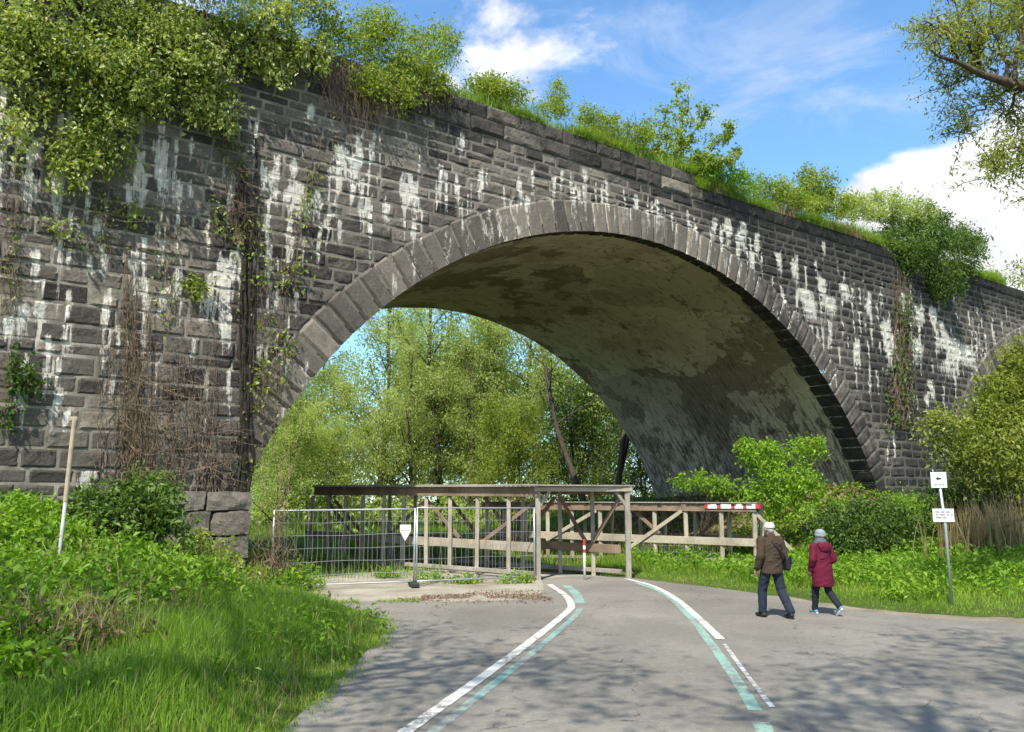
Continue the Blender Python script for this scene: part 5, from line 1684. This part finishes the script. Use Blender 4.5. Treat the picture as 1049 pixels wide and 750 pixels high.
for px, py, y, n, r in ((25, 672, 9.2, 190, .4), (85, 668, 9.6, 190, .4), (75, 610, 12.4, 90, .4), (110, 625, 11.6, 70, .4), (190, 612, 14.0, 70, .4), (245, 606, 15.5, 60, .4)):
    c = at(px, py, y); x_, y_ = c[0] + rg.normal(size=n) * r, c[1] + rg.normal(size=n) * r * .7
    P = np.stack([x_, y_, terrain(x_, y_) + rg.uniform(.05, .45, n)], 1); k = off_paved(x_, y_); P = P[k]
    blades(g, P, .55, .010, rg.random(len(P)), rg, 1.3, 3)
    leaves(lg, P + rg.normal(size=P.shape) * .08, .09, np.clip(rg.normal(.5, .25, len(P)), 0, 1), .3, .5, rg)
tag(g.build('dead_bramble_canes', M['grass_dry']), kind='stuff'); tag(lg.build('dead_bramble_leaves', M['leaf_litter']), kind='stuff')
# tufts of weed in the dirt before the fence
for k, (px, py, y, lb) in enumerate([(440, 588, 23.2, 'green weed tuft at the fence foot, nearest the middle fence post'), (475, 590, 22.6, 'green weed tuft at the middle of the right fence panel foot'),
                                     (528, 598, 22.6, 'green weed tuft beside the shelter corner post'), (402, 580, 24.2, 'green weed clump on the dirt heap behind the left fence panel')]):
    c = at(px, py, y)
    bush('weed_tuft', lb, 'weed', (c[0], c[1], .0), [(0, 0, .10, .42, .25, .14), (.3, .1, .08, .25, .2, .10), (-.3, 0, .06, .22, .2, .09)], 34, 16, .075, LF['leaf_bright'], spread=.07, stems=4, seed=170 + k, stem_r=.004, tone=(.2, .9))

# ------------------------------------------------------------------ trees beyond the arch
MATS_W = (M['bark'], M['leaf_willow'])
kinds = {
    'a': dict(seed=201, h=19, r0=.22, crown_from=.10, spread=.19, up=.9, nb=24, leaf=.17, per=21, clus=.34, twigs=7, droop=.6, fork=1),
    'b': dict(seed=202, h=15, r0=.20, crown_from=.06, spread=.30, up=.6, nb=22, leaf=.17, per=21, clus=.36, twigs=7, droop=.6, fork=2),
    'c': dict(seed=203, h=12, r0=.14, crown_from=.03, spread=.34, up=.45, nb=20, leaf=.16, per=21, clus=.36, twigs=7, droop=.4, fork=2),
}
GRP = 'trees beyond the arch'
proto = {}
def far_tree(kind, name, label, px, y, sc=1.0, mat='leaf_willow', rz=0.0):
    y *= 1.26; sc *= 1.26
    c = at(px, 520, y); loc = (c[0], c[1], tz(c[0], c[1]) - .1)
    key = (kind, mat)
    if key not in proto:
        proto[key] = tree(name, label, loc, (M['bark'], M[mat]), group=GRP, rz=rz, **kinds[kind])
        proto[key].scale = (sc, sc, sc); return proto[key]
    t = tree_copy(proto[key], label, loc, rz, (sc, sc, sc)); t.name = name; return t


far_tree('a', 'willow_tree', 'tall slender willow behind the shelter, its crown at the left of the vault edge', 385, 52, 1.0)
far_tree('a', 'willow_tree', 'tall slender willow seen through the middle of the arch, behind the shelter roof', 452, 50, 1.05, rz=2.1)
far_tree('b', 'willow_tree', 'broad light green willow just left of the leaning trunk through the arch', 520, 54, 1.05, rz=.7)
far_tree('b', 'willow_tree', 'broad willow low at the left edge of the arch opening, behind the fence', 318, 46, .72, rz=4)
far_tree('c', 'broadleaf_tree', 'bushy bright tree behind the left end of the shelter', 345, 42, .50, 'leaf_pale', 1)
far_tree('a', 'willow_tree', 'slim young willow behind the middle of the tall shelter roof', 425, 46, .62, rz=3)
far_tree('c', 'broadleaf_tree', 'fresh green bushy tree behind the right part of the tall shelter roof', 530, 45, .62, 'leaf_spring', 2)
far_tree('c', 'broadleaf_tree', 'dark bushy tree in front of the right abutment, behind the shelter entrance', 590, 47, .80, 'leaf_dark', 5)
far_tree('c', 'broadleaf_tree', 'bushy bright tree at the far left of the arch opening, touching the pier', 288, 40, .55, 'leaf_pale', 4.4)
far_tree('b', 'willow_tree', 'pale willow far behind, filling the right of the arch opening', 610, 62, 1.05, rz=5.2)
far_tree('a', 'willow_tree', 'pale willow far behind, left of the tall slender pair', 330, 64, .95, rz=3.5)
far_tree('b', 'willow_tree', 'pale willow far behind, between the tall slender pair', 420, 66, 1.1, rz=1.5)
far_tree('b', 'willow_tree', 'pale willow far behind, right of the tall slender pair', 490, 70, 1.1, rz=2.8)
far_tree('a', 'willow_tree', 'slim willow low in the centre of the arch opening', 478, 48, .66, rz=.4)
far_tree('c', 'broadleaf_tree', 'pale bushy tree far behind at the left edge of the opening', 275, 58, 1.0, 'leaf_pale', .4)
far_tree('c', 'broadleaf_tree', 'dark bushy tree closing the gap beside the right abutment, behind the entrance', 660, 47, .62, 'leaf_dark', 3.1)
far_tree('a', 'willow_tree', 'tall slender willow at the centre of the arch opening, right of the tall pair', 490, 56, .9, rz=5)
far_tree('b', 'willow_tree', 'broad willow half hidden behind the left pier', 232, 52, .9, rz=2.2)
# leaning dark trunks right of centre
kw = dict(h=19, r0=.24, crown_from=.42, spread=.26, up=.6, nb=10, leaf=.22, per=9, clus=.45, twigs=6, droop=.5)
c = at(612, 520, 53); tree('leaning_tree', 'dark tree whose bare trunk leans left across the right of the arch opening', (c[0], c[1], -.1), (M['bark'], M['leaf_willow']), group=GRP, seed=211, lean=(-.30, 0), **kw)
c = at(629, 520, 54); tree('forked_tree', 'dark forked tree standing upright next to the leaning trunk', (c[0], c[1], -.1), (M['bark'], M['leaf_willow']), group=GRP, seed=214, lean=(.02, 0), fork=1, **kw)

# trees beyond the viaduct on the right and the willow over the road
c = at(1050, 500, 62); tree('broadleaf_tree', 'pale green tree showing above the parapet at the right picture edge', (c[0], c[1], 0), (M['bark'], M['leaf_yellow']), seed=221, h=21.5, r0=.3, crown_from=.35, spread=.26, up=.6, nb=20, leaf=.26, per=13, clus=.5, twigs=6)
WL = dict(seed=231, h=15.5, r0=.34, crown_from=.60, spread=.30, up=.25, nb=24, leaf=.12, per=44, clus=.20, twigs=9, droop=.5, aspect=.30, fork=1, tone=(.2, 1))
WT = tree('willow_tree', 'large willow leaning in over the road from the right picture edge', (15.9, 15.6, 0), (M['bark'], M['leaf_yellow']), **WL)
rg = np.random.default_rng(232); g, lg = G(), G(); w0 = np.array([15.9, 15.6, 0.0])
main = [at(*q) - w0 for q in ((1170, 150, 15.4), (1110, 108, 15.2), (1062, 92, 15.0), (1030, 84, 14.9), (1005, 76, 14.8), (982, 64, 14.7), (962, 58, 14.6), (946, 46, 14.6))]
main = np.concatenate([[[0, 0, 5.2]], main]); tube(g, main, [.20, .15, .12, .10, .085, .065, .045, .028, .012], 8)
subs = [((1062, 92), (1040, 20), .05), ((1030, 84), (1012, 5), .05), ((1040, 86), (1052, -15), .05), ((1005, 76), (985, 12), .04), ((1012, 79), (965, -8), .04), ((982, 64), (962, 18), .03), ((1020, 82), (996, 40), .03), ((1050, 90), (1010, 108), .04), ((1010, 108), (985, 132), .022),
        ((1050, 90), (1030, 125), .035), ((1080, 100), (1045, 150), .04), ((1045, 150), (1022, 178), .02), ((962, 58), (950, 30), .015), ((1070, 95), (1075, 10), .05), ((1100, 105), (1060, 200), .04), ((1000, 74), (975, 84), .02)]
tw = []
for (x0, y0), (x1, y1), r in subs:
    pts = wob(at(x0, y0, 14.9) - w0, at(x1, y1, 14.9 + rg.uniform(-1.2, 1.2)) - w0, 9, .16, rg); tube(g, pts, np.linspace(r, r * .25, 9), 5, cap=False)
    for _ in range(16):
        j = rg.integers(2, 9); d_ = unit(rg.normal(size=3) * [1, .8, .7] + [-.2, 0, .25]); tp = wob(pts[j], pts[j] + d_ * rg.uniform(.3, .95), 6, .09, rg)
        tube(g, tp, np.linspace(.012, .004, 6), 3, cap=False); tw.append(tp[1:])
tw = np.concatenate(tw); cc, ki = clusters(tw, 9, .085, rg)
leaves(lg, cc, .085, np.clip(rg.normal(.6, .25, len(cc)), 0, 1), .3, .32, rg)
g.build('limb', M['bark'], WT, smooth=True); lg.build('limb_foliage', M['leaf_yellow'], WT)

# trees behind the camera that shade the road
SHADE = dict(seed=241, h=16, r0=.3, crown_from=.58, spread=.33, up=.25, nb=18, leaf=.15, per=9, clus=.30, twigs=8, droop=.4)
t0 = tree('roadside_tree', 'tall roadside tree straight behind the viewpoint', (.6, -2.2, 0), (M['bark'], M['leaf_spring']), group='trees beside the road behind the viewpoint', **SHADE)
for k, (x, y, sc, lb) in enumerate([(5.6, .2, 1.05, 'tall roadside tree right behind the viewpoint'), (10.2, 4.2, 1.1, 'tall roadside tree to the right of the viewpoint'), (-5.6, 1.8, 1.0, 'tall roadside tree beside the viewpoint, on the left'),
                                    (-10.2, -1.4, .95, 'tall roadside tree behind the viewpoint, on the left')]):
    tree_copy(t0, lb, (x, y, 0), k * 1.7 + 1, (sc, sc, sc))

# ------------------------------------------------------------------ light, sky, camera
az = math.atan2(-.32, -.947); EL = R(53)
sun = bpy.data.lights.new('sun', 'SUN'); sun.energy = 4.0; sun.angle = R(.53); sun.color = (1.0, .94, .82)
so_ = bpy.data.objects.new('sun', sun); COL.objects.link(so_)
sd = Vector((math.sin(az) * math.cos(EL), math.cos(az) * math.cos(EL), math.sin(EL)))
so_.rotation_euler = sd.to_track_quat('Z', 'Y').to_euler(); so_.location = (20, -30, 40)

W = bpy.data.worlds.new('World'); SC.world = W; W.use_nodes = True
nt = W.node_tree; nt.nodes.clear()
def wn(typ, ins=None, **kw):
    nd = nt.nodes.new(typ)
    for k, v in kw.items(): setattr(nd, k, v)
    for k, v in (ins or {}).items():
        if isinstance(v, bpy.types.NodeSocket): nt.links.new(v, nd.inputs[k])
        else: nd.inputs[k].default_value = v
    return nd


sky = wn('ShaderNodeTexSky', sky_type='NISHITA', sun_disc=False, sun_elevation=EL, sun_rotation=az, altitude=150, air_density=1.0, dust_density=.4, ozone_density=3.0)
tc = wn('ShaderNodeTexCoord').outputs['Generated']
def blob(px, py, r0, r1, amp, dr=None):
    d_ = unit(ray(px, py)) if dr is None else unit(np.array(dr, float))
    ds = wn('ShaderNodeVectorMath', {0: tc, 1: tuple(d_)}, operation='DISTANCE').outputs['Value']
    m = wn('ShaderNodeMapRange', {'Value': ds, 'From Min': r0, 'From Max': r1, 'To Min': amp, 'To Max': 0.0}, interpolation_type='SMOOTHSTEP')
    return m.outputs[0]


def add(*a):
    o = a[0]
    for b_ in a[1:]: o = wn('ShaderNodeMath', {0: o, 1: b_}, operation='ADD').outputs[0]
    return o


mp = wn('ShaderNodeMapping', {'Vector': tc, 'Scale': (1, 1, 1.7)}).outputs[0]
nz1 = wn('ShaderNodeTexNoise', {'Vector': mp, 'Scale': 5.5, 'Detail': 9.0, 'Roughness': .58, 'Distortion': .25}).outputs[0]
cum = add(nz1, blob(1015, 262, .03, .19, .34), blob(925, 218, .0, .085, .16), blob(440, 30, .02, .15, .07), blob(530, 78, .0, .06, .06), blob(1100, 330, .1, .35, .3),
          blob(0, 0, .5, 1.15, .16, (.1, -1, .55)), blob(0, 0, .2, .8, .12, (1, -.2, .5)))  # unseen clouds behind and beside the camera, added to whiten and lift the fill light
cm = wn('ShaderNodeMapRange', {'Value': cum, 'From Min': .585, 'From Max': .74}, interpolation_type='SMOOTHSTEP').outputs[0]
mp2 = wn('ShaderNodeMapping', {'Vector': tc, 'Scale': (1, 1, 2.6)}).outputs[0]
nz2 = wn('ShaderNodeTexNoise', {'Vector': mp2, 'Scale': 4.0, 'Detail': 8.0, 'Roughness': .62, 'Distortion': .6}).outputs[0]
wm = add(nz2, blob(730, 30, .03, .2, .14), blob(885, 75, .02, .16, .15), blob(620, 90, .02, .16, .05))
wsp = wn('ShaderNodeMapRange', {'Value': wm, 'From Min': .60, 'From Max': .9, 'To Max': .42}, interpolation_type='SMOOTHSTEP').outputs[0]
mask = wn('ShaderNodeMath', {0: cm, 1: wsp}, operation='MAXIMUM').outputs[0]
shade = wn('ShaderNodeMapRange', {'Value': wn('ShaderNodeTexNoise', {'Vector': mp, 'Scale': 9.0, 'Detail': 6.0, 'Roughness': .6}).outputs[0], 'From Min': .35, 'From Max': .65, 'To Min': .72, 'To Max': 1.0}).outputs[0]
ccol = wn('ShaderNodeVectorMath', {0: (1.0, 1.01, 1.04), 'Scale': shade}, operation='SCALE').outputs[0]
tint = wn('ShaderNodeMix', {0: 1.0, 6: sky.outputs[0], 7: (.80, 1.04, 1.12, 1)}, data_type='RGBA', blend_type='MULTIPLY').outputs[2]
bg = wn('ShaderNodeBackground', {'Color': tint, 'Strength': .145})
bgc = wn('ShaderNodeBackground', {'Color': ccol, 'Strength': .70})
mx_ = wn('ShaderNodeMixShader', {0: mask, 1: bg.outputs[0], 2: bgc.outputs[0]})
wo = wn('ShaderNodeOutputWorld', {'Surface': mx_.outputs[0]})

cam = bpy.data.cameras.new('camera'); co = bpy.data.objects.new('camera', cam); COL.objects.link(co)
co.location = (0, 0, CAM_H); co.rotation_euler = (R(90) + PITCH, 0, 0)
cam.sensor_width = 36; cam.lens = F_PX / 1049 * 36; cam.clip_start = .05; cam.clip_end = 3000
SC.camera = co
SC.view_settings.view_transform = 'Standard'; SC.view_settings.look = 'None'; SC.view_settings.gamma = 1
SC.view_settings.use_curve_mapping = False; SC.view_settings.exposure = .88
SC.cycles.max_bounces = 6; SC.cycles.diffuse_bounces = 5; SC.cycles.transmission_bounces = 4; SC.cycles.use_denoising = True
SC.cycles.use_adaptive_sampling = True; SC.cycles.adaptive_threshold = .02
